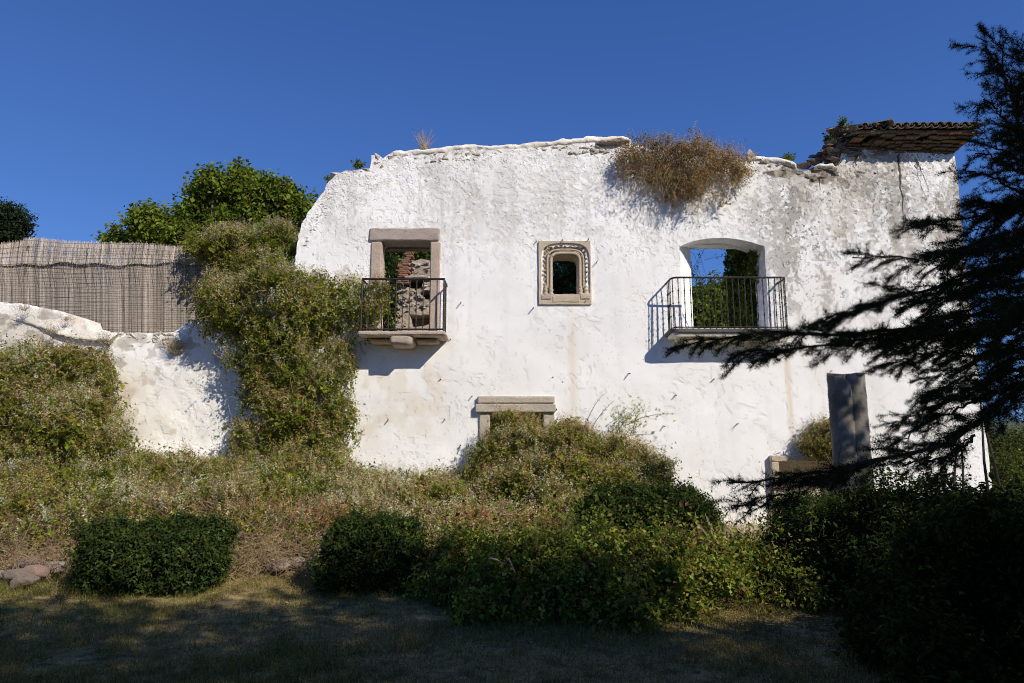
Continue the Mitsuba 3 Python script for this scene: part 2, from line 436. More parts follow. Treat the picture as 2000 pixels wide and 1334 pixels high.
xs = np.unique(np.concatenate([np.linspace(-14, 14, 150), np.sign(np.linspace(-1, 1, 41)) * (14 + 3200 * np.abs(np.linspace(-1, 1, 41)) ** 3)]))
ys = np.unique(np.concatenate([np.linspace(-6, 15.5, 130), -6 - 900 * np.linspace(0, 1, 14) ** 2.5, 15.5 + 3600 * np.linspace(0, 1, 26) ** 3]))
X, Y = np.meshgrid(xs, ys)
V = np.stack([X, Y, ground_z(X, Y)], -1).reshape(-1, 3)
i, j = np.meshgrid(np.arange(len(ys) - 1), np.arange(len(xs) - 1), indexing='ij')
q = np.stack([i * len(xs) + j, i * len(xs) + j + 1, (i + 1) * len(xs) + j + 1, (i + 1) * len(xs) + j], -1).reshape(-1, 4)
structure('ground', (V, q), 'soil', 'dry lawn soil rising to a bank at the foot of the ruin', smooth=True)

# wooded hill on the horizon, right of the ruin
hx = np.linspace(-1500, 3200, 160); hy = np.linspace(0, 1, 24)
HX, HT = np.meshgrid(hx, hy)
ridge = 58 + 26 * meshkit.fbm(np.stack([HX / 420, 0 * HX, 0 * HX], -1), 4, 3) + 10 * np.sin(HX / 600)
HZ = ridge * np.sin(np.pi * HT / 2) ** 1.2 + 5 * meshkit.fbm(np.stack([HX / 60, HT * 8, 0 * HX], -1), 4, 8) * HT - 2
i, j = np.meshgrid(np.arange(23), np.arange(159), indexing='ij')
q = np.stack([i * 160 + j, i * 160 + j + 1, (i + 1) * 160 + j + 1, (i + 1) * 160 + j], -1).reshape(-1, 4)
structure('hill', (np.stack([HX, 1250 + 600 * HT, HZ], -1).reshape(-1, 3), q), 'hill_forest', 'distant wooded hill on the horizon right of the ruin', smooth=True)

# ================================================================ the ruined facade
outline_px = [(575, 560), (575, 515), (579, 488), (586, 452), (594, 430), (603, 412), (616, 396), (630, 376), (643, 354), (655, 342), (668, 336), (694, 333), (722, 329), (725, 302), (742, 305),
              (748, 309), (762, 300), (790, 301), (826, 298), (860, 296), (900, 291), (950, 293), (1000, 291), (1060, 287), (1110, 281), (1150, 277), (1190, 279), (1230, 277), (1270, 292),
              (1330, 302), (1400, 306), (1450, 316), (1480, 314), (1500, 319), (1523, 316), (1548, 324), (1572, 333), (1590, 331), (1612, 326), (1640, 322), (1646, 290), (1700, 291), (1865, 302)]
g0 = np.random.default_rng(11)
top = [at(x, y, FY)[[0, 2]] for x, y in outline_px]
XR, XL = float(at(1865, 302, FY)[0]), float(top[0][0])
fine = []
for a, b in zip(top[:-1], top[1:]):
    n = max(1, int(np.linalg.norm(b - a) / 0.07))
    for k in range(n):
        fine.append(a + (b - a) * k / n + (g0.normal(0, 0.012, 2) if k else 0))
fine.append(np.array([XR, top[-1][1]]))
wall = Polygon([(XL, -0.3)] + [tuple(p) for p in fine] + [(XR, -0.3)]).buffer(0)


def R(x0, y0, x1, y1, Y=FY):
    a, b = at(x0, y0, Y), at(x1, y1, Y)
    return float(a[0]), float(b[2]), float(b[0]), float(a[2])      # x0, z0, x1, z1


W1 = R(741, 470, 842, 652)             # inside line of the first window (behind its stone frame)
W2 = R(1062, 482, 1145, 586)           # small window
D1 = R(945, 800, 1072, 960)            # low door
AX0, AX1 = wx(1331, 560), wx(1497, 560)
AZ0, AZS, AZT = float(at(1400, 641, FY)[2]), float(at(1331, 481, FY)[2]), float(at(1410, 464, FY)[2])
arc = [(AX0 + (AX1 - AX0) * t, AZS + (AZT - AZS) * (1 - (2 * t - 0.96) ** 2) if 0 < t < 1 else AZS) for t in np.linspace(0, 1, 17)]
arch = Polygon([(AX0, AZ0)] + arc + [(AX1, AZ0)]).buffer(0)
NICHE = R(1516, 900, 1680, 1030)
NIL = [sbox(*W1), sbox(*W2), sbox(*D1), arch, sbox(*NICHE)]


def crack(pts, widths):
    P = np.array([at(x, y, FY)[[0, 2]] for x, y in pts])
    n = max(2, int(np.linalg.norm(np.diff(P, axis=0), axis=1).sum() / 0.06))
    s = np.concatenate([[0], np.cumsum(np.linalg.norm(np.diff(P, axis=0), axis=1))])
    t = np.linspace(0, s[-1], n)
    c = np.stack([np.interp(t, s, P[:, k]) for k in (0, 1)], 1) + g0.normal(0, 0.009, (n, 2))
    w = np.interp(t, s, widths) * g0.uniform(0.6, 1.3, n)
    return Polygon(np.vstack([c - np.stack([w, 0 * w], 1), (c + np.stack([w, 0 * w], 1))[::-1]])).buffer(0)


NIL += [crack([(1755, 300), (1757, 340), (1757, 362), (1763, 385), (1764, 415)], [0.022, 0.024, 0.018, 0.016, 0.006]),
        crack([(1787, 322), (1790, 333), (1796, 355), (1808, 385)], [0.014, 0.010, 0.010, 0.004]),
        crack([(1789, 311), (1798, 335), (1806, 352), (1814, 374)], [0.030, 0.016, 0.010, 0.005]),
        crack([(1764, 415), (1769, 425), (1782, 440)], [0.006, 0.014, 0.006]),
        crack([(1600, 345), (1602, 370)], [0.03, 0.01])]
for x, y, r in ((1743, 333, .028), (1710, 338, .024), (1673, 321, .02), (1080, 737, .016), (1099, 746, .016), (750, 891, .014), (1262, 666, .014), (1257, 702, .013), (1480, 720, .014), (1654, 535, .03), (1290, 706, .012), (1185, 666, .012), (856, 480, .012), (905, 596, .012)):
    c = at(x, y, FY)
    NIL.append(Point(c[0], c[2]).buffer(r, 6))
facade_poly = wall.difference(unary_union(NIL))
facade_poly = max(getattr(facade_poly, 'geoms', [facade_poly]), key=lambda a: a.area)
THICK = 0.62


def relief(x, z):
    p = np.stack([x, 0 * x, z], -1)
    r = 0.09 * (meshkit.fbm(p * 0.55, 2, 3) - 0.5) + 0.022 * (meshkit.fbm(p * 2.2, 3, 7) - 0.5)
    rough = smooth01(6.2, 7.6, z) * 0.9 + smooth01(5.5, 7.5, x) * smooth01(4, 6, z) * 0.3
    r = r + rough * 0.032 * (meshkit.fbm(p * 7, 3, 9) - 0.5)
    for b in (R(715, 440, 865, 660), R(1046, 466, 1160, 600), R(926, 770, 1090, 900)):
        dx = np.maximum(np.maximum(b[0] - x, x - b[2]), 0); dz = np.maximum(np.maximum(b[1] - z, z - b[3]), 0)
        r = r * smooth01(0.0, 0.3, np.hypot(dx, dz))
    return r


facade = thing('ruined_facade', 'whitewashed two-storey ruined house facade with broken top and empty windows', 'ruin')
v, f = prism(facade_poly, FY, FY + THICK, 0.078)
front = v[:, 1] < FY + 0.02
v[:, 1] += np.where(front, -relief(v[:, 0], v[:, 2]), -0.5 * relief(v[:, 0] + 5, v[:, 2]))
v[:, 0] += np.where(v[:, 2] > 0, 0.03 * (meshkit.fbm(v * 5, 3, 21) - 0.5), 0)
put('wall', (v, f), 'plaster', facade, smooth=42)
# curled chips of limewash standing off the wall, densest under the broken top
gc_ = np.random.default_rng(44)
n = 9000
cx, cz_ = gc_.uniform(XL, XR, n), gc_.uniform(1.2, 8.3, n)
dens = .02 + .42 * smooth01(5.2, 7.4, cz_) + .35 * smooth01(-5, -6.3, cx) * smooth01(4, 5, cz_) + .25 * smooth01(4.6, 6.2, cx) * smooth01(3.4, 5, cz_) + .35 * np.exp(-((cx - 1.5) ** 2 / 1.2 + (cz_ - 6.1) ** 2 / .5)) + .3 * np.exp(-((cx + 2.6) ** 2 / .8 + (cz_ - 6.5) ** 2 / .4))
dens = dens * smooth01(.38, .6, meshkit.fbm(np.stack([cx * 1.3, 0 * cx, cz_ * 1.3], 1), 3, 15))
ok = gc_.uniform(0, 1, n) < dens
shell = facade_poly.buffer(-.05)
ok &= np.array([o and shell.contains(Point(a_, b_)) for o, a_, b_ in zip(ok, cx, cz_)])
cx, cz_ = cx[ok], cz_[ok]; n = len(cx)
ph = gc_.normal(.4, .8, n); L = gc_.uniform(.012, .05, n) * gc_.uniform(.6, 1.5, n); H = gc_.uniform(.010, .028, n); lift = gc_.uniform(.005, .016, n)
e1 = np.stack([np.cos(ph), 0 * ph, np.sin(ph)], 1); e2 = np.stack([-np.sin(ph), 0 * ph, np.cos(ph)], 1)
b = np.stack([cx, FY - relief(cx, cz_) + .002, cz_], 1)
vv, Y_ = [], np.array([0, -1.0, 0])
for t_ in (-1, -.4, .4, 1):
    o = e1 * (L * t_)[:, None] + e2 * (H * .5 * t_ * t_)[:, None]
    vv += [b + o, b + o * .9 + e2 * (H * (1.1 - t_ * t_))[:, None] + Y_ * (lift * (1.05 - .8 * t_ * t_))[:, None]]
v = np.stack(vv, 1).reshape(-1, 3)
f = np.array([[2 * k_, 2 * k_ + 2, 2 * k_ + 3] for k_ in range(3)] + [[2 * k_, 2 * k_ + 3, 2 * k_ + 1] for k_ in range(3)])
put('limewash_flakes', (v, (f[None] + 8 * np.arange(n)[:, None, None]).reshape(-1, 3)), 'plaster', facade, kind='stuff')
# splayed left reveal and flat inner lintel of the arched window
BX, BZ = float(at(1351, 560, FY + THICK)[0]), float(at(1400, 486, FY + THICK)[2])
m = m3.Manifold.hull_points(np.array([[x, y, z] for x, y in ((AX0 - .05, FY + .03), (AX0 - .05, FY + THICK - .004), (BX, FY + THICK - .004)) for z in (AZ0 - .02, AZT + .03)]))
m = m.refine_to_length(0.06); v, f = mesh_of(m); v[:, 1] += 0.02 * (meshkit.fbm(v * 3, 3, 4) - .5)
put('reveal', (v, f), 'plaster', facade, smooth=35)
put('inner_lintel', block((BX - .1, FY + THICK - .22, BZ), (AX1 + .1, FY + THICK + .03, AZT + .12), .02, .01, 4, .08), 'plaster', facade)
put('side_wall', block((XR - .64, FY + THICK - .01, -.3), (XR - .02, FY + 1.3, 7.0), .04, .04, 5, .2), 'plaster', facade, smooth=40)

# mortar cap along the broken top
def cap(px, w0, w1, hgt, key, mat='cream_mortar', seed=0, dy=0.0):
    P = np.array([at(x, y, FY) for x, y in px])
    s = np.concatenate([[0], np.cumsum(np.linalg.norm(np.diff(P, axis=0), axis=1))])
    n = int(s[-1] / 0.05)
    t = np.linspace(0, s[-1], n)
    c = np.stack([np.interp(t, s, P[:, k]) for k in range(3)], 1)
    th = np.linspace(0, 2 * np.pi, 15)[:-1]
    env = np.sqrt(np.clip(np.minimum(t, s[-1] - t) / 0.18, 0.08, 1))
    sec = np.stack([0 * th, np.sign(-np.cos(th)) * np.abs(np.cos(th)) ** .6, np.sign(np.sin(th)) * np.abs(np.sin(th)) ** .8], 1)
    v = c[:, None] + sec[None] * np.array([0, (w0 + w1) / 2, hgt]) * env[:, None, None] + np.array([0, (w1 - w0) / 2, 0])
    v = v.reshape(-1, 3)
    v += (np.stack([meshkit.fbm(v * 3.6 + 7 * k, 4, seed + k) for k in range(3)], 1) - .5) * 0.16
    m = len(th)
    i, j = np.meshgrid(np.arange(n - 1), np.arange(m), indexing='ij')
    q = np.stack([i * m + j, i * m + (j + 1) % m, (i + 1) * m + (j + 1) % m, (i + 1) * m + j], -1).reshape(-1, 4)[:, ::-1]
    return put(key, (v, q), mat, facade, smooth=True)


cap([(752, 301), (800, 297), (830, 297), (862, 292), (905, 286), (955, 289), (1005, 286), (1060, 282), (1112, 275), (1160, 270), (1236, 270)], .015, .68, .10, 'mortar_cap', seed=3)
cap([(1455, 314), (1482, 310), (1522, 313), (1545, 319), (1565, 330)], .05, .66, .085, 'mortar_cap', seed=8)
cap([(1583, 330), (1605, 325), (1638, 324)], .07, .66, .075, 'mortar_cap', seed=13)
cap([(572, 520), (578, 480), (588, 445), (600, 418), (628, 380), (652, 345)], -.12, .5, .06, 'edge_mortar', 'pale_rubble', seed=17)
# stones laid bare under the cap, at the broken left shoulder and on the ridge
stones = []
x = 764.0
while x < 1232:
    y = np.interp(x, [760, 905, 1005, 1112, 1236], [308, 300, 297, 289, 284])
    r = g0.uniform(.03, .10)
    if g0.uniform() < .8: stones.append((x, y + g0.uniform(-3, 5), r))
    if 830 < x < 1015 or 1100 < x < 1190:
        for _ in range(2):
            if g0.uniform() < .7: stones.append((x + g0.uniform(-5, 5), y + g0.uniform(7, 24 if 920 < x < 1000 else 15), g0.uniform(.03, .075)))
    x += r * 95 * 1.5
for x in np.arange(655, 722, 13):
    stones.append((x + g0.uniform(-3, 3), 342 - (x - 655) * .12, g0.uniform(.05, .1)))
for _ in range(34):
    t = g0.uniform(0, 1)
    x = np.interp(t, [0, .3, .6, 1], [588, 602, 624, 652]); y = np.interp(t, [0, .3, .6, 1], [482, 430, 390, 352])
    o = g0.uniform(2, 16) if g0.uniform() < .8 else g0.uniform(14, 26)
    stones.append((x + o, y + o * .5, g0.uniform(.025, .07)))
for x, y, r in ((735, 320, .08), (745, 326, .06), (738, 306, .07), (1463, 312, .13), (1492, 316, .12), (1500, 326, .07), (1518, 324, .08), (1535, 330, .08), (1548, 335, .07), (1560, 340, .08), (1592, 334, .12), (1618, 334, .13), (1607, 343, .09), (1630, 340, .08), (1578, 345, .07), (1590, 352, .08), (1190, 282, .10), (1215, 284, .10)):
    stones.append((x, y, r))
for k, (x, y, r) in enumerate(stones):
    c = at(x, y, FY + .01 + r * .42)
    dark = (x > 1455) or (1170 < x < 1230)
    put('stone', rock(c, r, 300 + k, 1, (1.35, .9, .72), g0.normal(0, .25)), ('rubble' if x < 1540 else 'dark_rubble') if dark else ('pale_rubble' if k % 4 else 'rubble'), facade)
put('stone', rock(at(1463, 303, FY + .1), .15, 991, 1, (.75, .8, 1.1), .1), 'rubble', facade, smooth=40)
put('stone', rock(at(1196, 281, FY + .05), .3, 994, 2, (1.4, .7, .22), -.05), 'rubble', facade, smooth=40)
# plinth blocks bared at the foot
for k, (a, b, ya, yb) in enumerate(((1412, 1436, 1022, 1050), (1437, 1462, 1024, 1050), (1463, 1486, 1022, 1050), (1487, 1506, 1024, 1050), (1380, 1411, 1026, 1052))):
    p, q_ = at(a, yb, FY - .05), at(b, ya, FY - .05)
    put('plinth_stone', block((p[0], FY - .06, p[2] - .1), (q_[0] - .012, FY + .2, q_[2]), .03, .012, k, .08), 'sandy_stone', facade)

# ---- first window: stone frame
def stone_box(px0, py0, px1, py1, y0, y1, seed, bev=.02, rough=.008, Y=None):
    a, b = at(px0, py1, Y or FY), at(px1, py0, Y or FY)
    return block((a[0], y0, a[2]), (b[0], y1, b[2]), bev, rough, seed, .06)


wf = facade + '__window_frame'; numbered(wf)
scene[wf] = mikit.ply(stone_box(721, 446, 859, 472, FY - .055, FY + .45, 1, .03, .014), 'grey_granite', smooth=30)
labels[wf] = {'label': 'granite lintel and jambs round the tall left window'}
put('jamb', stone_box(720, 473.5, 746, 645, FY - .045, FY + .40, 2), 'granite', wf, smooth=30)
put('jamb', stone_box(838, 473.5, 861, 645, FY - .05, FY + .40, 3), 'granite', wf, smooth=30)
put('wood_lintel', stone_box(747, 473.2, 837, 476, FY + .41, FY + .60, 4, .01, .004), 'dark_rubble', wf)

# ---- small carved window
sw = facade + '__carved_window'; numbered(sw)
labels[sw] = {'label': 'small sandstone window with carved arch mouldings'}
Z0, Z1 = W2[1], W2[3]
ix0, ix1 = wx(1079, 540), wx(1130, 540)
iz0, izs, izt = wz(577), wz(512), wz(497)
mid = (ix0 + ix1) / 2


def ogee(grow, peak=0.0, n=24, foot=None):
    """Points of the arch line, from left foot over the crown to the right foot, grown outwards."""
    x0, x1, zs, zt = ix0 - grow, ix1 + grow, izs, izt + grow
    pts = [(x0, iz0 if foot is None else foot)]
    for t in np.linspace(0, 1, n):
        a = math.pi * (1 - t)
        cx = np.sign(math.cos(a)) * abs(math.cos(a)) ** .55
        z = zs + (zt - zs) * abs(math.sin(a)) ** .62
        z += peak * max(0, 1 - abs(cx) / .28) ** 1.6
        pts.append(((x0 + x1) / 2 + (x1 - x0) / 2 * cx, z))
    pts.append((x1, iz0 if foot is None else foot))
    return pts


fx0, fz0, fx1, fz1 = R(1052, 472, 1155, 595)
hole = Polygon(ogee(0.0)).buffer(0)
groove = Polygon(ogee(.235, .07, foot=iz0 + .02)).buffer(0)
plate = sbox(fx0, fz0, fx1, fz1)
v, f = prism(plate.difference(groove), FY - .045, FY + .1, .05)
v[:, 1] += 0.012 * (meshkit.fbm(v * 6, 3, 3) - .5) * (v[:, 1] < FY); v[:, [0, 2]] += 0.012 * (np.stack([meshkit.fbm(v * 5 + 3, 3, 8), meshkit.fbm(v * 5, 3, 9)], 1) - .5)
scene[sw] = mikit.ply((v, f), 'sandy_stone', smooth=30)
put('recess', prism(groove.buffer(.03).intersection(plate.buffer(-.02)).difference(hole), FY + .05, FY + .5, .08), 'sandy_stone', sw, smooth=30)


def moulding(grow, r, foot, peak=0.0, y=FY - .01):
    return tube([(x, y, z) for x, z in ogee(grow, peak, 30, foot)], r, r, 8)


put('moulding', moulding(.03, .035, iz0 + .16, y=FY - .0), 'sandy_stone', sw, smooth=50)
put('moulding', moulding(.105, .022, iz0 + .16, .02, y=FY + .0), 'sandy_stone', sw, smooth=50)
leafs, gg = [], np.random.default_rng(5)
path = np.array(ogee(.175, .05, 60, iz0 + .2))
seg = np.concatenate([[0], np.cumsum(np.linalg.norm(np.diff(path, axis=0), axis=1))])
for s in np.arange(.05, seg[-1], .098):
    c = np.array([np.interp(s, seg, path[:, k]) for k in (0, 1)])
    put('leaf_carving', rock((c[0], FY + .0, c[1]), .036, int(s * 99), 1, (1.25, 1.0, .8), .7 if c[0] > mid else -.7), 'sandy_stone', sw)
for sx in (-1, 1):
    for off in (.035, .15):
        x = (ix0 - off) if sx < 0 else (ix1 + off)
        rings = [((x, FY - .005, iz0 + dz), r) for dz, r in ((.01, .055), (.05, .055), (.06, .035), (.10, .048), (.13, .05), (.145, .034), (.19, .042), (.21, .024))]
        put('colonnette_base', merge([tube([np.array(a[0]), np.array(b[0])], a[1], b[1], 8) for a, b in zip(rings[:-1], rings[1:])]), 'sandy_stone', sw, smooth=50)
put('sill', stone_box(1078, 578, 1132, 592, FY - .06, FY + .5, 7, .02, .015), 'sandy_stone', sw, smooth=30)
put('sill', stone_box(1056, 576, 1078.5, 586, FY - .065, FY + .2, 8, .02, .012), 'granite', sw, smooth=30)
put('sill', stone_box(1131.5, 574, 1153, 586, FY - .06, FY + .2, 9, .02, .012), 'sandy_stone', sw, smooth=30)

# ---- low door: two-layer lintel and jambs
df = facade + '__door_frame'; numbered(df)
labels[df] = {'label': 'low stone doorway with double lintel, half buried in creeper'}
scene[df] = mikit.ply(stone_box(929, 790, 1085, 806, FY - .13, FY + .5, 21, .018, .008), 'grey_sandstone', smooth=30)
put('lintel', stone_box(932, 774, 1083, 789.5, FY - .10, FY + .5, 22, .03, .008), 'grey_sandstone', df, smooth=30)
put('jamb', stone_box(935, 806.5, 957, 990, FY - .06, FY + .5, 23), 'grey_sandstone', df, smooth=30)
put('jamb', stone_box(1062, 806.5, 1083, 990, FY - .06, FY + .5, 24), 'grey_sandstone', df, smooth=30)

# ---- cornice of projecting brick courses and roof of barrel tiles
cz = float(at(1750, 297, FY)[2])
cor = facade + '__cornice'; numbered(cor)
xl = float(at(1648, 290, FY)[0])
scene[cor] = mikit.ply(block((xl - .15, FY + .02, cz - .12), (XR - .02, FY + .64, cz + .24), .05, .05, 31, .12), 'dark_rubble', smooth=40)
labels[cor] = {'label': 'crumbling cornice of projecting brick courses at the right corner'}
gb = np.random.default_rng(77)
CH, NC = 0.048, 6
for k in range(NC):
    z = cz - .02 + k * CH
    proj = [.03, .10, .17, .27, .36, .46][k]
    x = xl - .25 + .06 * gb.normal() + (0.08 * k if k > 3 else 0)
    x1 = XR + proj * .62
    while x < x1:
        L = gb.uniform(.2, .33)
        L = min(L, x1 - x)
        if L < .06: break
        broke = x < xl + .9
        dy = gb.normal(0, .022) + (gb.uniform(0, .2) if broke else 0)
        if not (gb.uniform() < (.16 if broke else .04)):
            r = gb.normal(0, .05 if broke else .015)
            v, f = block((0, 0, 0), (L - .012, .34 + proj, CH - gb.uniform(.010, .022)), .008)
            v[:, 2] += v[:, 0] * r
            put('brick', (v + np.array([x, FY - proj + dy, z + gb.normal(0, .006)]), f), 'red_brick' if gb.uniform() < (.22 if broke else .07) else 'brick', cor)
        x += L
for k in range(120):     # broken lumps of the left end
    x, y = gb.uniform(1613, 1690), gb.uniform(246, 316)
    if y < np.interp(x, [1613, 1624, 1640, 1660, 1690], [266, 254, 249, 245, 246]): continue
    put('brick', rock(at(x, y, FY + gb.uniform(.0, .3)), gb.uniform(.06, .14), 700 + k, 1, (1.4, 1.1, .55), gb.normal(0, .2)), 'dark_rubble' if gb.uniform() < .7 else 'brick', cor, smooth=40)
for x, y, r in ((1570, 322, .13), (1585, 318, .15), (1600, 312, .13), (1592, 306, .10), (1610, 305, .16), (1622, 318, .14)):
    put('brick', rock(at(x, y, FY + .35), r, int(x), 1, (1.5, 1.1, .5), gb.normal(0, .1)), 'roof_tile_clay', cor, smooth=40)


def barrel(r, L, th=.014, up=True, n=9, half=1.45, taper=.85):
    a = np.linspace(-half, half, n)
    ring = lambda q: np.stack([q * np.sin(a), q * (np.cos(a) - math.cos(half)) * (1 if up else -1)], 1)
    vs = []
    for y, s in ((0, 1.0), (L, taper)):
        for q in (r * s, r * s - th):
            p = ring(q); vs.append(np.stack([p[:, 0], np.full(n, y), p[:, 1] - (0 if q == r * s else 0)], 1))
    v = np.vstack(vs); fs = []
    for k in range(n - 1):
        o = lambda b, c: b * n + c
        fs += [[o(0, k), o(0, k + 1), o(2, k + 1), o(2, k)], [o(1, k + 1), o(1, k), o(3, k), o(3, k + 1)], [o(0, k + 1), o(0, k), o(1, k), o(1, k + 1)], [o(2, k), o(2, k + 1), o(3, k + 1), o(3, k)]]
    return v, np.array(fs)


roof = facade + '__roof'; numbered(roof)
zt = cz + NC * CH - .01
ry = FY - .60
tilt = math.radians(14)
def laid(m, x, y, z, roll=0.0, yaw=0.0, pitch=tilt):
    R_ = trimesh.transformations.euler_matrix(pitch, roll, yaw, 'sxyz')[:3, :3]
    return m[0] @ R_.T + np.array([x, y, z]), m[1]
scene[roof] = mikit.ply(laid(block((xl + .1, 0, -.05), (XR + .24, 1.4, .005), .01, .012, 3, .15), 0, FY - .44, zt + .01), 'dark_rubble', smooth=40)
labels[roof] = {'label': 'surviving strip of clay barrel tile roof at the right corner'}
for k, x in enumerate(np.arange(xl + .12, XR + .27, .172)):
    broke = x < xl + 1.0
    d = gb.uniform(0, .16) if broke else gb.normal(0, .015)
    put('channel_tile', laid(barrel(.085, .46, up=False), x, ry + d + .02, zt + .075, gb.normal(0, .03), gb.normal(0, .03)), 'roof_tile_clay', roof, smooth=40)
    for row in (0, 1):
        if broke and gb.uniform() < .15: continue
        put('cover_tile', laid(barrel(.085, .5), x + .086, ry + d + gb.normal(0, .015) + row * .40, zt + .048 + row * .40 * math.tan(tilt) + (.012 if row else 0) + (gb.uniform(-.03, .03) if broke else 0),
                               gb.normal(0, .10 if broke else .03), gb.normal(0, .10 if broke else .03)), 'roof_tile_clay', roof, smooth=40)
put('cover_tile', laid(barrel(.10, .42), float(at(1738, 236, ry)[0]), ry - .04, zt + .07, .5, .55, .32), 'roof_tile_clay', roof, smooth=40)

# ================================================================ balconies
def rail_bar(pts, w):
    return tube(pts, w, w, 6)


bal = thing('iron_balcony', 'balcony with straight iron bars on a stone slab below the left window', 'balcony', 'iron balconies on the facade')
D1B = .66
YB = FY - D1B + .05
xa, xb = float(at(706, 600, YB)[0]), float(at(866.5, 600, YB)[0])
zt_, zb_ = float(at(785, 545, YB)[2]), float(at(785, 643, YB)[2])
put('rail', merge([rail_bar([(xa, FY + .05, zt_), (xa, YB, zt_)], .02), rail_bar([(xa - .015, YB, zt_), (xb + .015, YB, zt_)], .022), rail_bar([(xb, YB, zt_), (xb, FY + .05, zt_)], .02)]), 'iron', bal)
put('bottom_rail', merge([rail_bar([(xa, FY + .05, zb_), (xa, YB, zb_)], .016), rail_bar([(xa - .01, YB, zb_), (xb + .01, YB, zb_)], .018), rail_bar([(xb, YB, zb_), (xb, FY + .05, zb_)], .016)]), 'iron', bal)
for k in range(13):
    x = xa + (xb - xa) * k / 12
    r = .018 if k in (0, 12) else .0105
    put('baluster', tube([(x, YB, zb_ - .03), (x, YB, zt_)], r, r, 6), 'iron', bal)
for x in (xa, xb):
    for k in range(1, 4):
        y = YB + (FY - YB) * k / 4
        put('baluster', tube([(x, y, zb_), (x, y, zt_)], .0105, .0105, 6), 'iron', bal)
put('slab', block((xa - .05, FY - D1B - .03, zb_ - .14), (xb + .06, FY + .1, zb_ - .045), .03, .015, 41, .07), 'granite', bal, smooth=30)
put('corbel_stone', block((at(761, 650, YB)[0], FY - D1B + .0, zb_ - .32), (at(806, 650, YB)[0], FY + .1, zb_ - .10), .05, .02, 42, .06), 'granite', bal, smooth=40, label='rough central corbel block')
put('corbel_stone', block((xa + .12, FY - .42, zb_ - .23), (at(759, 650, YB)[0], FY + .1, zb_ - .15), .04, .02, 43, .06), 'granite', bal, smooth=40)
put('corbel_stone', block((at(808, 650, YB)[0], FY - .42, zb_ - .24), (xb - .12, FY + .1, zb_ - .15), .04, .02, 44, .06), 'rubble', bal, smooth=40)

bal2 = thing('iron_balcony', 'balcony with rounded corners and knobbed iron bars below the arched window', 'balcony', 'iron balconies on the facade')
D2B = .56
Y2 = FY - D2B + .04
xa, xb = float(at(1314, 600, Y2)[0]), float(at(1540, 600, Y2)[0])
zt_, zb_ = float(at(1420, 542, Y2)[2]), float(at(1420, 641, Y2)[2])


def u_path(x0, x1, yf, r, inset=0.0, n=6):
    p = [(x0, FY + .06)]
    for k in range(n + 1):
        a = math.pi + (math.pi / 2) * k / n
        p.append((x0 + r + r * math.cos(a), yf + r + r * math.sin(a)))
    for k in range(n + 1):
        a = 1.5 * math.pi + (math.pi / 2) * k / n
        p.append((x1 - r + r * math.cos(a), yf + r + r * math.sin(a)))
    p.append((x1, FY + .06))
    return np.array(p)


U = u_path(xa, xb, Y2, .13)
put('rail', rail_bar([(x, y, zt_) for x, y in U], .02), 'iron', bal2, smooth=40)
put('bottom_rail', rail_bar([(x, y, zb_ + .02) for x, y in U], .014), 'iron', bal2, smooth=40)
seg = np.concatenate([[0], np.cumsum(np.linalg.norm(np.diff(U, axis=0), axis=1))])
nb = 26
for k in range(nb):
    s = .16 + (seg[-1] - .32) * k / (nb - 1)
    x, y = np.interp(s, seg, U[:, 0]), np.interp(s, seg, U[:, 1])
    r = .0095
    parts = [tube([(x, y, zb_ - .02), (x, y, zt_)], r, r, 6)]
    for h in (.26, .5, .74):
        z = zb_ + (zt_ - zb_) * h
        parts.append(tube([(x, y, z - .014), (x, y, z), (x, y, z + .014)], .017, .017, 6))
    put('baluster', merge(parts), 'iron', bal2)
S = Polygon(u_path(xa - .06, xb + .06, FY - D2B - .03, .17))
def flat(poly, z0, z1):
    v, f = mesh_of(m3.Manifold.extrude(m3.CrossSection([np.array(poly.exterior.coords)[:-1].tolist()], m3.FillRule.EvenOdd), z1 - z0).refine_to_length(.12))
    v = v + np.array([0, 0, z0]); v[:, 2] += .01 * (meshkit.fbm(v * 4, 2, 5) - .5)
    return v, f
put('slab', flat(S, zb_ - .085, zb_ - .02), 'slate', bal2, smooth=40)
put('moulding', flat(S.buffer(-.055), zb_ - .15, zb_ - .083), 'cream_mortar', bal2, smooth=40)
put('moulding', flat(Polygon(u_path(xa + .12, xb - .12, FY - D2B + .22, .13)), zb_ - .22, zb_ - .148), 'cream_mortar', bal2, smooth=40)

# ================================================================ iron pegs in the wall
pegs = [(862, 741), (922, 773), (758, 819), (868, 819), (900, 868), (1227, 729), (1318, 772), (1294, 831), (1427, 723), (1438, 829), (1622, 724), (1040, 602), (1145, 590), (1048, 472), (1098, 468), (1148, 470), (1164, 514), (880, 663), (900, 590), (1395, 741)]
spots = ['just under the left balcony shadow', 'up left of the low doorway', 'low on the white wall left of the low doorway', 'level with and left of the low doorway lintel', 'beside the left edge of the creeper mound',
         'alone between the small window and the arched balcony', 'below the left end of the arched balcony', 'above the creeper mound right slope', 'right under the arched balcony shadow', 'on the wall below the arched balcony, lower one',
         'just over the broken stone column', 'under the left corner of the small carved window', 'under the right corner of the small carved window', 'at the top left corner of the small carved window', 'at the top middle of the small carved window',
         'at the top right corner of the small carved window', 'right of the small carved window arch', 'beside the right end of the left balcony slab', 'right of the left balcony rail', 'left under the middle of the arched balcony shadow']
gp = np.random.default_rng(3)
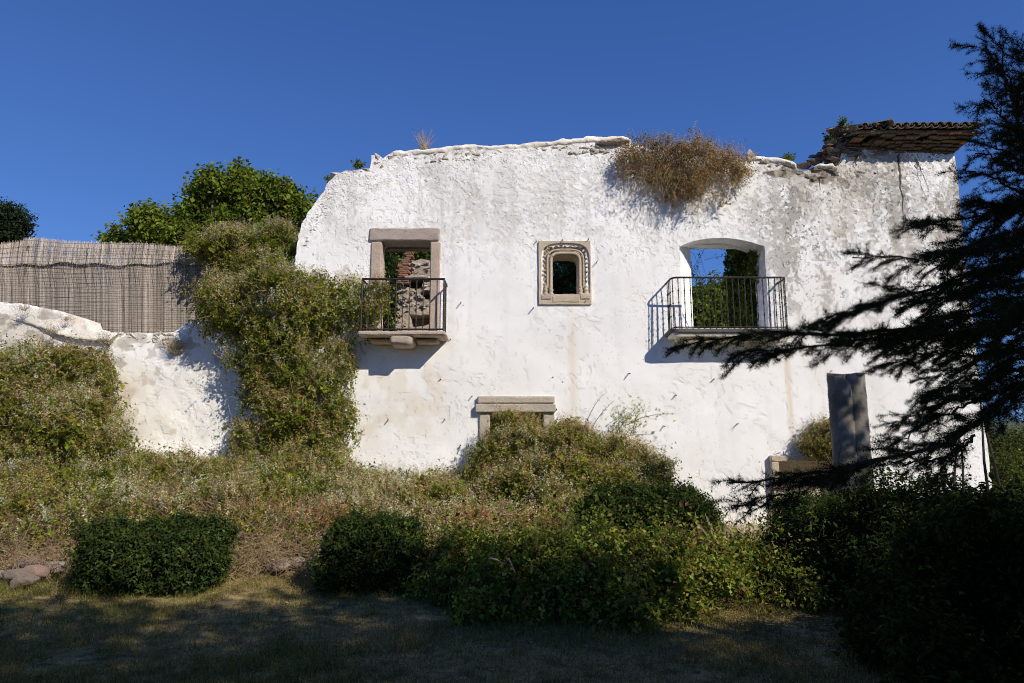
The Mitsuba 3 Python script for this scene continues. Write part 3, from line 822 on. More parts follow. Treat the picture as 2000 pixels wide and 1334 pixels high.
for (x, y), s in zip(pegs, spots):
    p = at(x, y, FY)
    L = gp.uniform(.06, .13)
    d = np.array([gp.normal(.1, .15), -1, gp.normal(-.1, .2)])
    k = put('iron_peg', tube([p + np.array([0, .08, 0]), p + unit(d) * L * .9, p + unit(d) * L], .012, .010, 6), 'iron')
    tag(k, 'rusty iron peg ' + s, 'peg', 'iron pegs in the white wall')

# ================================================================ garden wall, screen fence
GY = 14.22
gw = thing('garden_wall', 'flaking whitewashed garden wall left of the ruin between two creepers', 'wall')
gpx = [(-900, 604), (-500, 596), (-260, 600), (-60, 590), (40, 592), (100, 604), (150, 622), (170, 640), (215, 652), (262, 650), (300, 651), (340, 648), (352, 640), (370, 628), (400, 626), (640, 622)]
gt = [at(x, y, GY)[[0, 2]] for x, y in gpx]
pts = []
for a, b in zip(gt[:-1], gt[1:]):
    n = max(1, int(np.linalg.norm(b - a) / .08))
    pts += [a + (b - a) * k / n + (g0.normal(0, .012, 2) if k else 0) for k in range(n)]
pts.append(gt[-1])
poly = Polygon([(gt[0][0], 0.2)] + [tuple(p) for p in pts] + [(gt[-1][0], 0.2)]).buffer(0)
v, f = prism(poly, GY, GY + .5, .11)
v[:, 1] += np.where(v[:, 1] < GY + .02, 1, 0) * (-.14 * (meshkit.fbm(np.stack([v[:, 0], 0 * v[:, 0], v[:, 2]], 1) * .9, 3, 33) - .5) - .05 * smooth01(2.8, 4.2, v[:, 2]) * (meshkit.fbm(v * 6, 3, 35) - .4) - .12 * smooth01(1.75, 1.5, v[:, 2]))
put('face', (v, f), 'garden_plaster', gw, smooth=True)
# the smooth cream coping that slopes down along its top, and the lower ledge
cp_px = [(-900, 594), (-500, 588), (-260, 590), (-60, 583), (0, 584), (40, 588), (100, 602), (140, 614), (160, 621), (167, 638), (195, 642), (222, 650), (206, 664), (150, 662), (100, 650), (40, 628), (0, 618), (-60, 612), (-260, 616), (-900, 622)]
cpol = Polygon([tuple(at(x, y, GY - .25)[[0, 2]]) for x, y in cp_px]).buffer(.03).buffer(-.03)
v, f = prism(cpol, GY - .13, GY + .42, .08)
slope = (v[:, 2] - cpol.bounds[1]) / (cpol.bounds[3] - cpol.bounds[1])
v[:, 1] += np.where(v[:, 1] < GY, .24 * np.clip(slope, 0, 1) ** 1.3 + .04 * (meshkit.fbm(v * 2.5, 3, 6) - .5), 0)
put('coping', (v, f), 'cream_mortar', gw, smooth=True)
for k in range(60):
    x = g0.uniform(222, 345); y = 652 + 26 * g0.uniform(0, 1) ** 1.6
    put('stone', rock(at(x, y, GY + .03), g0.uniform(.025, .08), 1500 + k, 1, (1.4, .8, .6), g0.normal(0, .3)), 'pale_rubble', gw, smooth=50)

FYB = 15.3
fen = thing('reed_screen', 'brown reed screen fence with wire grid above the garden wall', 'fence')
gf = np.random.default_rng(21)


def fence_top(px): return np.interp(px, [-250, 0, 30, 55, 80, 130, 200, 280, 340, 400, 470], [480, 474, 470, 463, 464, 470, 473, 474, 480, 478, 480])
def fence_y(px): return FYB - .35 * smooth01(50, -160, px) + .10 * np.sin(px / 47.0)
px = np.arange(-560, 470, .62); n = len(px)
thin = np.exp(-((px - 215) / 55) ** 2) * .6 + np.exp(-((px - 372) / 25) ** 2) * .4
yt, yb, yd = fence_top(px) + gf.normal(0, 1.6, n), 652 + gf.normal(0, 2, n), fence_y(px)
B = np.array([at(x, y, d) for x, y, d in zip(px, yb, yd)])
M_ = np.array([at(x + gf.normal(0, .5), 512 + 2 * math.sin(x / 30) + 2.2 * math.sin(x / 11.3) + gf.normal(0, .5), d) for x, d in zip(px, yd)])
Tp = np.array([at(x + gf.normal(0, 1.2), y, d) for x, y, d in zip(px, yt, yd)])
tone = (0.8 + .4 * meshkit.noise(np.stack([px / 9, 0 * px, 0 * px], 1), 2)) * np.exp(gf.normal(0, .2, n)) * (.75 + .5 * meshkit.noise(np.stack([px / 2.2, 0 * px, 0 * px], 1), 5))
reed_c = np.clip(np.array([[.275, .238, .205]]) * tone[:, None], 0, .7)


def reeds(A, C, wd, color, off):
    n = len(A)
    s = np.array([wd, 0, 0]); k = np.array([0, -wd * .8, 0])
    v = np.stack([A - s + off, A + k + off, A + s + off, C - s + off, C + k + off, C + s + off], 1)
    q = np.array([[0, 1, 4, 3], [1, 2, 5, 4], [2, 0, 3, 5]])
    q = np.vstack([q[:, [0, 1, 2]], q[:, [0, 2, 3]]])
    return v.reshape(-1, 3), (q[None] + 6 * np.arange(n)[:, None, None]).reshape(-1, 3), np.repeat(color, 6, 0)


keep = gf.uniform(0, 1, n) > thin * .55
low = [reeds(B, M_ + [0, .02, .05], .0062, reed_c, np.zeros(3)), reeds(B[keep] + [.003, .012, 0], M_[keep] + [.003, .02, -.02 * 1], .0062, reed_c[keep] * .9, np.array([0, .012, 0])), reeds(B[keep] - [.003, -.03, 0], M_[keep] - [.003, -.04, .02], .0062, reed_c[keep] * .85, np.array([0, .012, 0]))]
v, f, c = cat(low)
put('lower_reeds', (v, f), 'reed', fen, color=c, kind='stuff')
up_c = np.clip(reed_c * 1.3 + .03 * np.exp(-((px[:, None] - 150) / 60) ** 2), 0, .7)
fold = np.array([0, -.018, 0])
v, f, c = cat([reeds(M_ + fold + [0, -.03, -.06 * 1] * 1, Tp + [0, .06, 0], .0045, up_c, np.zeros(3)), reeds(M_[keep] + fold + [.003, .0, -.03], Tp[keep] + [.003, .09, -.02], .0045, up_c[keep], np.zeros(3))])
put('folded_top_reeds', (v, f), 'reed', fen, color=c, kind='stuff', label='paler folded strip along the top of the screen')
ws = []
for y in np.concatenate([np.linspace(480, 508, 4), np.linspace(519, 648, 15)]):
    xx = np.arange(-560, 471, 18)
    o = -.13 if y < 512 else -.05
    ws.append(tube([at(x, y + (fence_top(x) - 474) * max(0, (560 - y) / 90) * .7 + 1.0 * math.sin(x / 23 + y), fence_y(x)) + np.array([0, o, 0]) for x in xx], .0043, .0043, 3))
for x in np.arange(-555, 470, 11):
    a = x + gf.normal(0, 3)
    ws.append(tube([at(a, fence_top(a) + 4, fence_y(a)) + [0, -.07, 0], at(a, 512, fence_y(a)) + [0, -.14, 0], at(a + gf.normal(0, 1), 560, fence_y(a)) + [0, -.05, 0], at(a, 650, fence_y(a)) + [0, -.05, 0]], .004, .004, 3))
put('wire_grid', merge(ws), 'wire', fen, kind='stuff')
for x in (-460, -290, -120, 55, 258, 430):
    p = at(x, 474, FYB + .1)
    put('post', tube([(p[0], FYB + .12, 3.3), (p[0], FYB + .12, p[2] - .08)], .03, .03, 8), 'bark', fen)
# earth terrace that the screen stands on, behind the garden wall
structure('terrace', block((-34, GY + .45, -1), (at(600, 640, GY)[0], 40, 4.02), .1, .05, 3, .8), 'soil', 'raised earth terrace behind the garden wall under the reed screen')

# ================================================================ ruin seen through the openings
IY = 20.0
inner = thing('inner_wall', 'rubble and brick inner wall seen through the left window', 'wall')
ip = Polygon([tuple(at(x, y, IY)[[0, 2]]) for x, y in ((765, 800), (768, 560), (776, 520), (790, 505), (800, 506), (812, 509), (825, 505), (840, 511), (860, 508), (900, 520), (905, 800))])
holes = [Polygon([tuple(at(x, y, IY)[[0, 2]]) for x, y in q_]) for q_ in (((778, 548), (832, 547), (830, 556), (820, 566), (806, 565), (790, 558)), ((800, 616), (842, 614), (842, 634), (806, 640)), ((822, 572), (842, 566), (842, 586), (826, 583)))]
v, f = prism(ip.difference(unary_union(holes)).buffer(0), IY, IY + .5, .09)
v += (np.stack([meshkit.fbm(v * 4 + 5 * k, 3, 60 + k) for k in range(3)], 1) - .5) * .12
put('face', (v, f), 'rubble', inner, smooth=40)
put('backing', prism(ip.buffer(-.05), IY + .55, IY + .75, .3), 'dark_rubble', inner)
put('ledge', stone_box(792, 542, 836, 546.5, IY - .25, IY + .2, 5, .015, .01, IY), 'granite', inner, smooth=30)
gi = np.random.default_rng(8)
for k in range(90):
    x, y = gi.uniform(775, 842), gi.uniform(508, 606)
    if any(h_.contains(Point(*at(x, y, IY)[[0, 2]])) for h_ in holes): continue
    put('stone', rock(at(x, y, IY - .06), gi.uniform(.03, .075), 900 + k, 1, (1.4, .8, .6), gi.normal(0, .3)), 'rubble' if k % 3 else 'pale_rubble', inner)
for r in range(17):
    y = 488 + r * 4.0
    for c in range(2):
        if r < 5 and c == 0: continue
        x = 773 + c * 11 + (r % 2) * 3 + gi.normal(0, .8) + (6 if r < 5 else 0)
        a = at(x, y, IY - .2)
        put('brick', block((a[0], IY - .24 + gi.uniform(0, .05), a[2] - .022), (a[0] + .2, IY + .1, a[2] + .022), .006), 'red_brick' if gi.uniform() < .6 else 'pink_stone', inner)
# plastered ground-floor room behind the low door keeps that opening dark
room = thing('inner_room', 'dark vaulted room behind the low stone doorway', 'room')
put('ceiling', block((-2.6, FY + .64, 2.95), (2.6, FY + 2.2, 3.15), .03, .02, 3, .3), 'rubble', room)
put('back_wall', block((-2.6, FY + 2.0, -.2), (2.6, FY + 2.2, 2.94), .03, .02, 4, .3), 'rubble', room)
put('end_wall', block((-2.8, FY + .64, -.2), (-2.61, FY + 2.2, 2.94), .03, .02, 5, .3), 'rubble', room)
put('end_wall', block((2.61, FY + .64, -.2), (2.8, FY + 2.2, 2.94), .03, .02, 6, .3), 'rubble', room)

# ================================================================ broken column, stone niche, boulders
CY = 10.6
colm = thing('broken_column', 'broken grey granite column shaft standing in front of the wall at right', 'column')
cb, ct = at(1664, 1100, CY), at(1655, 729, CY)
r_ = (at(1700, 880, CY)[0] - at(1628, 880, CY)[0]) / 2
cx_ = at(1664, 880, CY)[0]
lobes = [m3.Manifold.cylinder(ct[2] + .15, r_ * .62, r_ * .60, 40).translate((cx_ + s * r_ * .42, CY + dy, -.15)) for s, dy in ((-1, .0), (1, .03))]
m = lobes[0] + lobes[1]
notch = m3.Manifold.cube((.34, .5, .3), True).rotate((0, 28, 20)).translate((cx_ - .02, CY - r_ * .62, ct[2] + .02))
m = (m - notch).refine_to_length(.05)
v, f = mesh_of(m)
v += (np.stack([meshkit.fbm(v * 14 + 5 * k, 3, 80 + k) for k in range(3)], 1) - .5) * .026
put('shaft', (v, f), 'column_stone', colm, smooth=40)

ni = thing('stone_niche', 'open stone-framed niche low in the wall left of the broken column', 'niche')
a, b = at(1506, 890, FY - .14), at(1690, 1010, FY - .14)
x0, x1, z1 = a[0], b[0], a[2]
put('lintel', block((x0, FY - .14, z1 - .12), (x1, FY + .3, z1), .012, .006, 1, .1), 'sandy_stone', ni, smooth=30)
put('jamb', block((x0 + .005, FY - .135, -.1), (x0 + .15, FY + .3, z1 - .122), .012, .006, 2, .1), 'sandy_stone', ni, smooth=30)
put('jamb', block((x1 - .15, FY - .135, -.1), (x1 - .005, FY + .3, z1 - .122), .012, .006, 3, .1), 'sandy_stone', ni, smooth=30)
put('back', block((x0 + .05, FY + .40, -.1), (x1 - .05, FY + .52, z1 + .05), .012, .006, 4, .1), 'sandy_stone', ni, smooth=30)

for (x, y, Yd, r, mat, lab) in ((35, 1108, 8.6, .16, 'rubble', 'grey boulder half in dry grass at the far left'), (70, 1100, 8.7, .19, 'pink_stone', 'reddish boulder at the left foot of the bank'), (45, 1133, 8.3, .15, 'rubble', 'flat pale boulder in front of the reddish one'),
                                (105, 1090, 8.9, .15, 'rubble', 'boulder between the reddish stone and the box hedge'), (60, 1078, 9.1, .15, 'pink_stone', 'pinkish boulder uppermost in the heap at the left'), (5, 1118, 8.6, .13, 'rubble', 'small boulder cut by the left edge of the photo'),
                                (545, 1085, 9.1, .15, 'rubble', 'pale stone in the hollow between the two clipped hedges'), (578, 1070, 9.3, .12, 'rubble', 'small stone just left of the dark middle hedge')):
    p = at(x, y, Yd); r *= .8
    p[2] = float(ground_z(np.array(p[0]), np.array(Yd))) + r * .22 + max(0, min(.14, p[2] - float(ground_z(np.array(p[0]), np.array(Yd))))) * .7
    tag(put('boulder', rock(p, r, int(x * 7 + y), 2, (1.35, 1.0, .62), .1), 'dark_rubble' if mat == 'rubble' else mat, smooth=40), lab, 'boulder', 'boulders at the foot of the bank')

# ================================================================ planting
CREEPER = [(.155, .195, .022), (.235, .26, .036), (.32, .30, .06), (.28, .22, .08), (.09, .125, .02)]
CW = [3.2, 3, 1.8, .8, 2.0]
RUST = [(.48, .36, .17), (.55, .43, .23), (.42, .27, .12)]
CREAM = [(.68, .64, .42), (.74, .71, .50), (.56, .53, .31)]


def creeper(key, ell, n, seed, amp=.30, freq=1.7, depth=.34, flowers=.35, cream=.25, size=.062, cols=CREEPER, wts=CW, lean=None, wall_y=None, hang=0.0, sprl=.16, fn=None, lo=None, hi=None, zmin=None, rustcol=RUST, thin=None):
    g = np.random.default_rng(seed)
    if fn is None: fn, lo, hi = blobs(ell, amp, freq, seed)
    if wall_y is not None:
        base = fn
        fn = lambda p: np.maximum(base(p), p[:, 1] - wall_y)
        hi = hi.copy(); hi[1] = min(hi[1], wall_y)
    if zmin is not None:
        base2 = fn
        fn = lambda p: np.maximum(base2(p), zmin - p[:, 2])
    p, nr = scatter(fn, lo, hi, n, depth, g)
    # thin spots, and near the bank's foot little but stems
    keep = g.uniform(0, 1, len(p)) < .25 + .75 * smooth01(.33, .47, meshkit.fbm(p * 1.5 + 40, 3, seed + 2))
    if thin is not None: keep &= g.uniform(0, 1, len(p)) < thin(p)
    p, nr = p[keep], nr[keep]
    # patches where one leaf colour, or the flowers, prevail
    dryness = g.uniform(0, 1, len(p)) < .65 * smooth01(.42, .6, meshkit.fbm(p * .9 + 9, 3, seed + 6))
    gw_, dw_ = np.array(wts, float), np.array(wts, float)
    if len(wts) == 5: gw_[2:4] *= .35; dw_[[0, 1, 4]] *= .3
    ms = [sprigs(p[m_], nr[m_], g, 5, sprl, size, .72, cols, w_, out=.8, up=.1 - hang, wild=.45, lean=lean, tri=True) for m_, w_ in ((~dryness, gw_), (dryness, dw_))]
    big = g.uniform(0, 1, len(p)) < .12 * smooth01(.5, .62, meshkit.fbm(p * 1.2 + 60, 3, seed + 3))
    ms.append(sprigs(p[big] + nr[big] * .04, nr[big], g, 4, sprl, size * 1.7, .85, cols[:2], [1, 1], out=.6, up=-.1, wild=.4, lean=lean))
    sh = g.uniform(0, 1, len(p)) < .09
    ms.append(sprigs(p[sh], nr[sh], g, 9, sprl * 2.6, size * .85, .66, cols, wts, out=.7, up=.35 - hang * 2, wild=.5, lean=lean, tri=True))
    d = fn(p)
    outer = d > -depth * .3
    q, qn = p[outer], nr[outer]
    pat = meshkit.fbm(q * 1.1, 3, seed + 4)
    fl = g.uniform(0, 1, len(q)) < flowers * smooth01(.3, .55, pat) * (0.35 + .65 * smooth01(-.3, .6, qn[:, 2])) * 1.9
    ms.append(sprigs(q[fl], qn[fl], g, 24, .25, .024, .9, rustcol, [2, 2, 1], out=.5, up=.75, wild=.3, jitter=.2, lean=lean))
    pat2 = meshkit.fbm(q * 1.4 + 20, 3, seed + 9)
    fc = g.uniform(0, 1, len(q)) < cream * smooth01(.42, .62, pat2) * 1.5
    ms.append(sprigs(q[fc], qn[fc], g, 26, .26, .025, .95, CREAM, [2, 2, 1], out=.5, up=.9, wild=.28, jitter=.12))
    foliage(key, ms)
    # stems
    s, sn = scatter(fn, lo, hi, max(60, n // 12), depth * 1.2, g, .3)
    L = g.uniform(.15, .5, (len(s), 1))
    e = s + unit(sn * .5 + g.normal(0, .7, s.shape) - UP * .2) * L
    put('stems', many_tubes(s - sn * .05, (s + e) / 2 + g.normal(0, .05, s.shape), e, .004, .0018), 'dry_twig', key, kind='stuff')
    return fn, lo, hi


def E(px_, py_, Yd, rx, ry, rz): return (at(px_, py_, Yd), (rx, ry, rz))


# big creeper hanging over the corner of garden wall and ruin
k = thing('creeper', 'tall flowering creeper cascading over the wall corner beside the left balcony', 'creeper', 'creepers covering the old walls')
creeper(k, [E(455, 595, 13.75, .85, .6, .62), E(545, 590, 13.6, 1.05, .65, .72), E(640, 605, 13.75, .55, .42, .58), E(692, 590, 13.85, .28, .3, .5), E(728, 590, 13.7, .22, .22, .48), E(555, 690, 13.65, 1.0, .55, .85), E(540, 760, 13.75, .8, .45, .8), E(590, 780, 13.7, .85, .5, .9), E(545, 850, 13.75, .75, .45, .7), E(640, 850, 13.75, .5, .42, .7), E(665, 700, 13.85, .35, .3, .55), E(590, 920, 13.5, 1.0, .5, .5)],
        14000, 101, amp=.36, flowers=.6, cream=.28, wall_y=14.12, hang=.25)
g = np.random.default_rng(55)
ms = []; tw0, tw1, tw2 = [], [], []
for x0_, y0_, x1_, y1_ in ((440, 630, 432, 668), (452, 640, 447, 705), (465, 640, 470, 720), (425, 625, 420, 660), (478, 700, 468, 760), (470, 800, 455, 865), (480, 780, 462, 830), (460, 840, 448, 895), (690, 640, 684, 705), (682, 690, 690, 770), (676, 740, 683, 790), (694, 560, 702, 640), (700, 560, 715, 610), (662, 800, 692, 850), (715, 555, 735, 610), (730, 550, 757, 600), (745, 560, 770, 640), (720, 580, 725, 650)):
    a, b = at(x0_, y0_, 13.75), at(x1_, y1_, 13.85)
    n = 26
    t = np.linspace(0, 1, n)[:, None]
    p = a + (b - a) * t + g.normal(0, .035, (n, 3))
    ms.append(sprigs(p, unit(g.normal(0, 1, (n, 3)) - [0, .5, 0]), g, 3, .07, .05, .75, CREEPER[:3], [2, 3, 1], up=-.5))
    tw0.append(a); tw1.append((a + b) / 2 + [.03, 0, 0]); tw2.append(b)
v, f, c = cat(ms)
put('trailing_shoots', (v, f), 'leaf', k, color=c, kind='stuff')
put('trailing_stems', many_tubes(np.array(tw0), np.array(tw1), np.array(tw2), .006, .002), 'twig', k, kind='stuff')

k = thing('creeper', 'creeper mound on top of the wall, right end of the reed screen', 'creeper', 'creepers covering the old walls')
creeper(k, [E(470, 492, 15.0, 1.05, .6, .48), E(545, 480, 14.9, .55, .45, .52), E(420, 488, 15.2, .5, .4, .32), E(520, 525, 14.7, .7, .5, .4)], 6000, 102, amp=.28, flowers=.7, cream=.2)

k = thing('creeper', 'rounded flowering creeper mass against the garden wall at the left edge', 'creeper', 'creepers covering the old walls')
creeper(k, [E(50, 745, 13.3, 1.15, .65, .72), E(165, 735, 13.6, .55, .45, .55), E(90, 850, 12.9, 1.3, .7, .8), E(-70, 790, 13.0, .9, .7, .95), E(200, 860, 13.2, .4, .4, .5), E(195, 780, 13.5, .4, .4, .5)], 13000, 103, amp=.32, flowers=.8, cream=.45, wall_y=14.2)

DRYC = [(.27, .165, .07), (.33, .215, .10), (.21, .15, .055), (.15, .145, .04)]
k = thing('creeper', 'dry russet creeper hanging over the broken top of the ruin', 'creeper', 'creepers covering the old walls')
creeper(k, [E(1262, 300, 13.95, .46, .42, .24), E(1330, 306, 13.9, .6, .5, .30), E(1405, 326, 13.88, .55, .45, .30), E(1350, 355, 13.8, .55, .32, .42), E(1270, 335, 13.85, .5, .26, .34), E(1400, 372, 13.85, .28, .2, .40), E(1230, 320, 13.9, .3, .25, .34)],
        3300, 104, amp=.36, freq=2.2, depth=.5, flowers=.6, cream=0, size=.04, cols=DRYC, wts=[3, 3, 2, 1.4], hang=.3, sprl=.2)
g = np.random.default_rng(56)
n = 620
a = np.array([at(x, y, Yd) for x, y, Yd in zip(g.uniform(1205, 1455, n), g.uniform(285, 370, n), g.uniform(13.45, 13.95, n))])
dd = np.stack([g.normal(0, .3, n), g.normal(-.25, .25, n), np.where(g.uniform(0, 1, n) < .3, g.uniform(.4, .8, n), -g.uniform(.6, 1.4, n))], 1)
ex = np.abs((a[:, 0] - wx(1330, 310)) / 1.35)
b = a + dd * (g.uniform(.12, .42, n) * np.clip(1.15 - ex * .75, .25, 1))[:, None]
put('hanging_stems', many_tubes(a, (a + b) / 2 + g.normal(0, .05, a.shape), b, .0035, .0015), 'dry_twig', k, kind='stuff')
ms = sprigs(b, unit(dd), g, 5, .08, .032, .6, DRYC, [3, 3, 2, 1], up=0)
put('tip_leaves', (ms[0], ms[1]), 'leaf', k, color=ms[2], kind='stuff')

k = thing('creeper', 'creeper mound growing up over the low stone doorway', 'creeper', 'creepers covering the old walls')
creeper(k, [E(1005, 858, 13.35, .50, .5, .42), E(975, 905, 13.3, .62, .5, .5), E(1075, 890, 13.2, .85, .6, .55), E(1185, 915, 13.1, .8, .6, .55), E(1265, 950, 13.0, .6, .55, .45), E(1100, 960, 12.6, 1.4, .7, .6), E(1130, 985, 12.2, 1.5, .7, .4)], 13000, 105, amp=.36, flowers=1.0, cream=.4, wall_y=13.98)
# shoots standing up from it against the wall
g = np.random.default_rng(57)
ms, tw = [], []
for pts_ in ([(1190, 865), (1215, 825), (1253, 785)], [(1140, 845), (1150, 800), (1178, 770)], [(1150, 850), (1165, 810), (1200, 782)], [(1225, 830), (1260, 805), (1320, 808)], [(1230, 850), (1245, 830), (1240, 800)], [(1290, 890), (1310, 895), (1325, 910)], [(1205, 850), (1212, 820), (1206, 795)]):
    P = np.array([at(x, y, 13.55) for x, y in pts_])
    t = np.linspace(0, 1, 22)[:, None]
    c = (1 - t) ** 2 * P[0] + 2 * t * (1 - t) * P[1] + t ** 2 * P[2]
    tw.append(P)
    m_ = 10 if pts_[2][0] in (1178, 1200) else 22
    rp = 4 if pts_[2][0] in (1253, 1240, 1206) else 1
    c = np.repeat(c, rp, 0); m_ *= rp
    ms.append(sprigs(c[-m_:] + g.normal(0, .03 + .02 * rp, (m_, 3)), unit(g.normal(0, 1, (m_, 3))), g, 3, .06, .045 if m_ >= 22 else .025, .7, CREEPER[:3], [2, 3, 2], up=.4))
tw = np.array(tw)
v, f, c = cat(ms)
put('shoot_leaves', (v, f), 'leaf', k, color=c, kind='stuff')
put('shoot_stems', many_tubes(tw[:, 0], tw[:, 1], tw[:, 2], .011, .004), 'twig', k, kind='stuff')

# creeper blanket over the bank
bank_cl = clumps([-12, 8, -.2], [4, 14.2, 2.6], .55, 12)


def bank_fn(p):
    x, y = p[:, 0], p[:, 1]
    edge = smooth01(.1, .9, y - (8.55 + .5 * smooth01(-4.5, -2, x) + .5 * meshkit.noise(np.stack([x * .8, 0 * x, 0 * x], 1), 4)))
    thick = (.10 + .46 * meshkit.fbm(np.stack([x * .9, y * .9, 0 * x], 1), 3, 12) + .16 * meshkit.fbm(p * 3, 2, 14)) * edge * (1 - smooth01(1.2, 3.6, x)) + .001 - .4 * smooth01(2.5, 3.6, x)
    return (p[:, 2] - ground_z(x, y) - thick * (1.25 - .7 * bank_cl(p))) * .8
k = thing('bank_creeper', 'flowering creeper blanketing the bank below the walls behind the clipped hedges', 'creeper')
creeper(k, None, 23000, 106, depth=.22, flowers=.6, cream=.6, fn=bank_fn, thin=lambda p: .22 + .78 * smooth01(9.2, 11.2, p[:, 1] + .9 * (meshkit.noise(p * .8, 3) - .5)), lo=np.array([-11.5, 8.5, 0.0]), hi=np.array([3.2, 13.95, 2.4]))
g = np.random.default_rng(58)
n = 5200
x = g.uniform(-9.5, 1.6, n); y = 8.7 + 2.6 * g.uniform(0, 1, n) ** 1.3
z = ground_z(x, y) + .10 + .26 * g.uniform(0, 1, n)
s = np.stack([x, y, z], 1)
e = s + unit(g.normal(0, 1, (n, 3)) * [1, .6, .6] - UP * .3) * g.uniform(.15, .6, (n, 1))
v, f = many_tubes(s, (s + e) / 2 + g.normal(0, .07, (n, 3)) + [0, 0, .04], e, .0045, .002)
put('dry_stems', (v, f), 'red_twig', k, kind='stuff')
pr = np.array([at(x_, y_, d_) for x_, y_, d_ in zip(np.r_[g.normal(935, 30, 260), g.normal(1060, 40, 240), g.normal(640, 60, 160)], np.r_[g.normal(1000, 16, 260), g.normal(1005, 14, 240), g.normal(985, 14, 160)], np.full(660, 10.4))])
pr[:, 1] += g.normal(0, .25, 660); pr[:, 2] = ground_z(pr[:, 0], pr[:, 1]) + g.uniform(.25, .55, 660)
v, f, c = sprigs(pr, np.tile([[0, -.6, .8]], (660, 1)), g, 7, .16, .05, .5, [(.36, .17, .08), (.28, .13, .06), (.40, .24, .11)], [2, 1, 2], out=.6, up=.3, wild=.5, tri=True)
put('red_leaves', (v, f), 'leaf', k, color=c, kind='stuff', label='reddish dried patches of leaves')

# clipped box hedges
BOX = [(.038, .06, .017), (.062, .088, .022), (.024, .042, .014)]
def hedge(label, bx, n, seed, cols=BOX, size=.046, amp=.22, rad=.2, name='box_hedge', group=None, seedgrp=None):
    k = thing(name, label, 'hedge', 'clipped box hedges')
    g = np.random.default_rng(seed)
    fn, lo, hi = boxes(bx, rad, amp, 4.2, seed)
    lo = np.array(lo); lo[2] = .02
    p, nr = scatter(fn, lo, hi, n, .17, g, 1.4)
    keep = g.uniform(0, 1, n)[:len(p)] < (.3 + .7 * smooth01(.34, .46, meshkit.fbm(p * 2.2, 3, seed + 1))) * (.35 + .65 * smooth01(.05, .35, p[:, 2]))
    p, nr = p[keep], nr[keep]
    foliage(k, [sprigs(p, nr, g, 7, .125, size, .62, cols, [2, 2, 1], out=.8, up=.35, wild=.5, jitter=.25, tri=True), sprigs(p[::22], nr[::22], g, 10, .3, size, .6, cols, [2, 3, 1], out=.6, up=.6, wild=.5, jitter=.25)], 'waxy_leaf')
    s, sn = scatter(fn, lo, hi, 350, .4, g, .2)
    c = np.mean([(np.array(a) + b) / 2 for a, b in bx], 0)
    root = s * [1, 1, 0] + (c - s) * [.3, .5, 0]
    put('stems', many_tubes(root, (root + s) / 2 + g.normal(0, .04, s.shape), s, .009, .003), 'twig', k, kind='stuff')
    return k


def span(px0, px1, Yd): return float(at(px0, 1100, Yd)[0]), float(at(px1, 1100, Yd)[0])
a, b = span(140, 448, 8.0); hedge('dark clipped box hedge at the left foot of the bank', [((a + .03, 7.9, -.1), (b - .26, 8.75, .70))], 13000, 201)
a, b = span(612, 795, 8.1); hedge('dark clipped box hedge in the middle, left of the brambles', [((a + .08, 8.0, -.1), (b + .1, 8.9, .72))], 10000, 202)
a, b = span(1143, 1392, 10.0); hedge('clipped round-topped box hedge below the facade right of the creeper mound', [((a, 9.6, -.1), (b, 10.7, 1.02))], 13000, 203, rad=.35)
hedge('long shaded hedge in front of the stone niche and column', [((3.55, 8.7, -.1), (7.2, 9.7, .98))], 12000, 204, rad=.2, amp=.1, cols=[(.05, .075, .02), (.075, .10, .025), (.03, .05, .015)], size=.04)
a, b = span(1505, 1650, 7.6); hedge('dark clipped box hedge beside the lit path', [((a + .22, 7.5, -.1), (b + .5, 8.4, .95))], 9000, 205)

# brambles in front
BR = [(.15, .20, .03), (.23, .275, .05), (.33, .33, .07), (.24, .15, .065), (.07, .10, .02)]
k = thing('bramble', 'sprawling bramble thicket in the middle of the foreground', 'bramble')
g = np.random.default_rng(31)
def G(px_, py_, Yd, rx, ry, h): c = at(px_, py_, Yd); return ((c[0], Yd, .0), (rx, ry, h))
fn, lo, hi = blobs([G(905, 1100, 8.1, .55, .7, .58), G(1010, 1100, 7.8, .85, .9, .66), G(1150, 1100, 7.7, .85, .9, .64), G(1300, 1100, 7.7, .9, .85, .62), G(1440, 1100, 7.9, .75, .75, .58), G(1530, 1100, 7.7, .42, .5, .42), G(1000, 1100, 6.9, .6, .45, .40), G(1200, 1100, 6.85, .9, .45, .42), G(860, 1100, 8.8, .5, .6, .48), G(1060, 1100, 9.2, 1.0, .5, .42)], .27, 2.0, 31)
lo[2] = .02
p, nr = scatter(fn, lo, hi, 19000, .26, g)
keep = g.uniform(0, 1, len(p)) < .25 + .75 * smooth01(.34, .46, meshkit.fbm(p * 1.9, 3, 36))
p, nr = p[keep], nr[keep]
foliage(k, [sprigs(p, nr, g, 5, .13, .052, .66, BR, [3, 3, 2.2, .8, 2], out=.7, up=.35, wild=.5), sprigs(p[::24], nr[::24], g, 14, .55, .052, .66, BR, [2, 3, 3, 1, 1], out=.6, up=.8, wild=.6)])
n = 170
s, sn = scatter(fn, lo, hi, n, .25, g, .4)
e = s + unit(sn * .6 + UP * .25 + g.normal(0, .6, s.shape)) * g.uniform(.2, .55, (n, 1))
put('canes', many_tubes(s, (s + e) / 2 + UP * .08, e, .0035, .002), 'twig', k, kind='stuff')
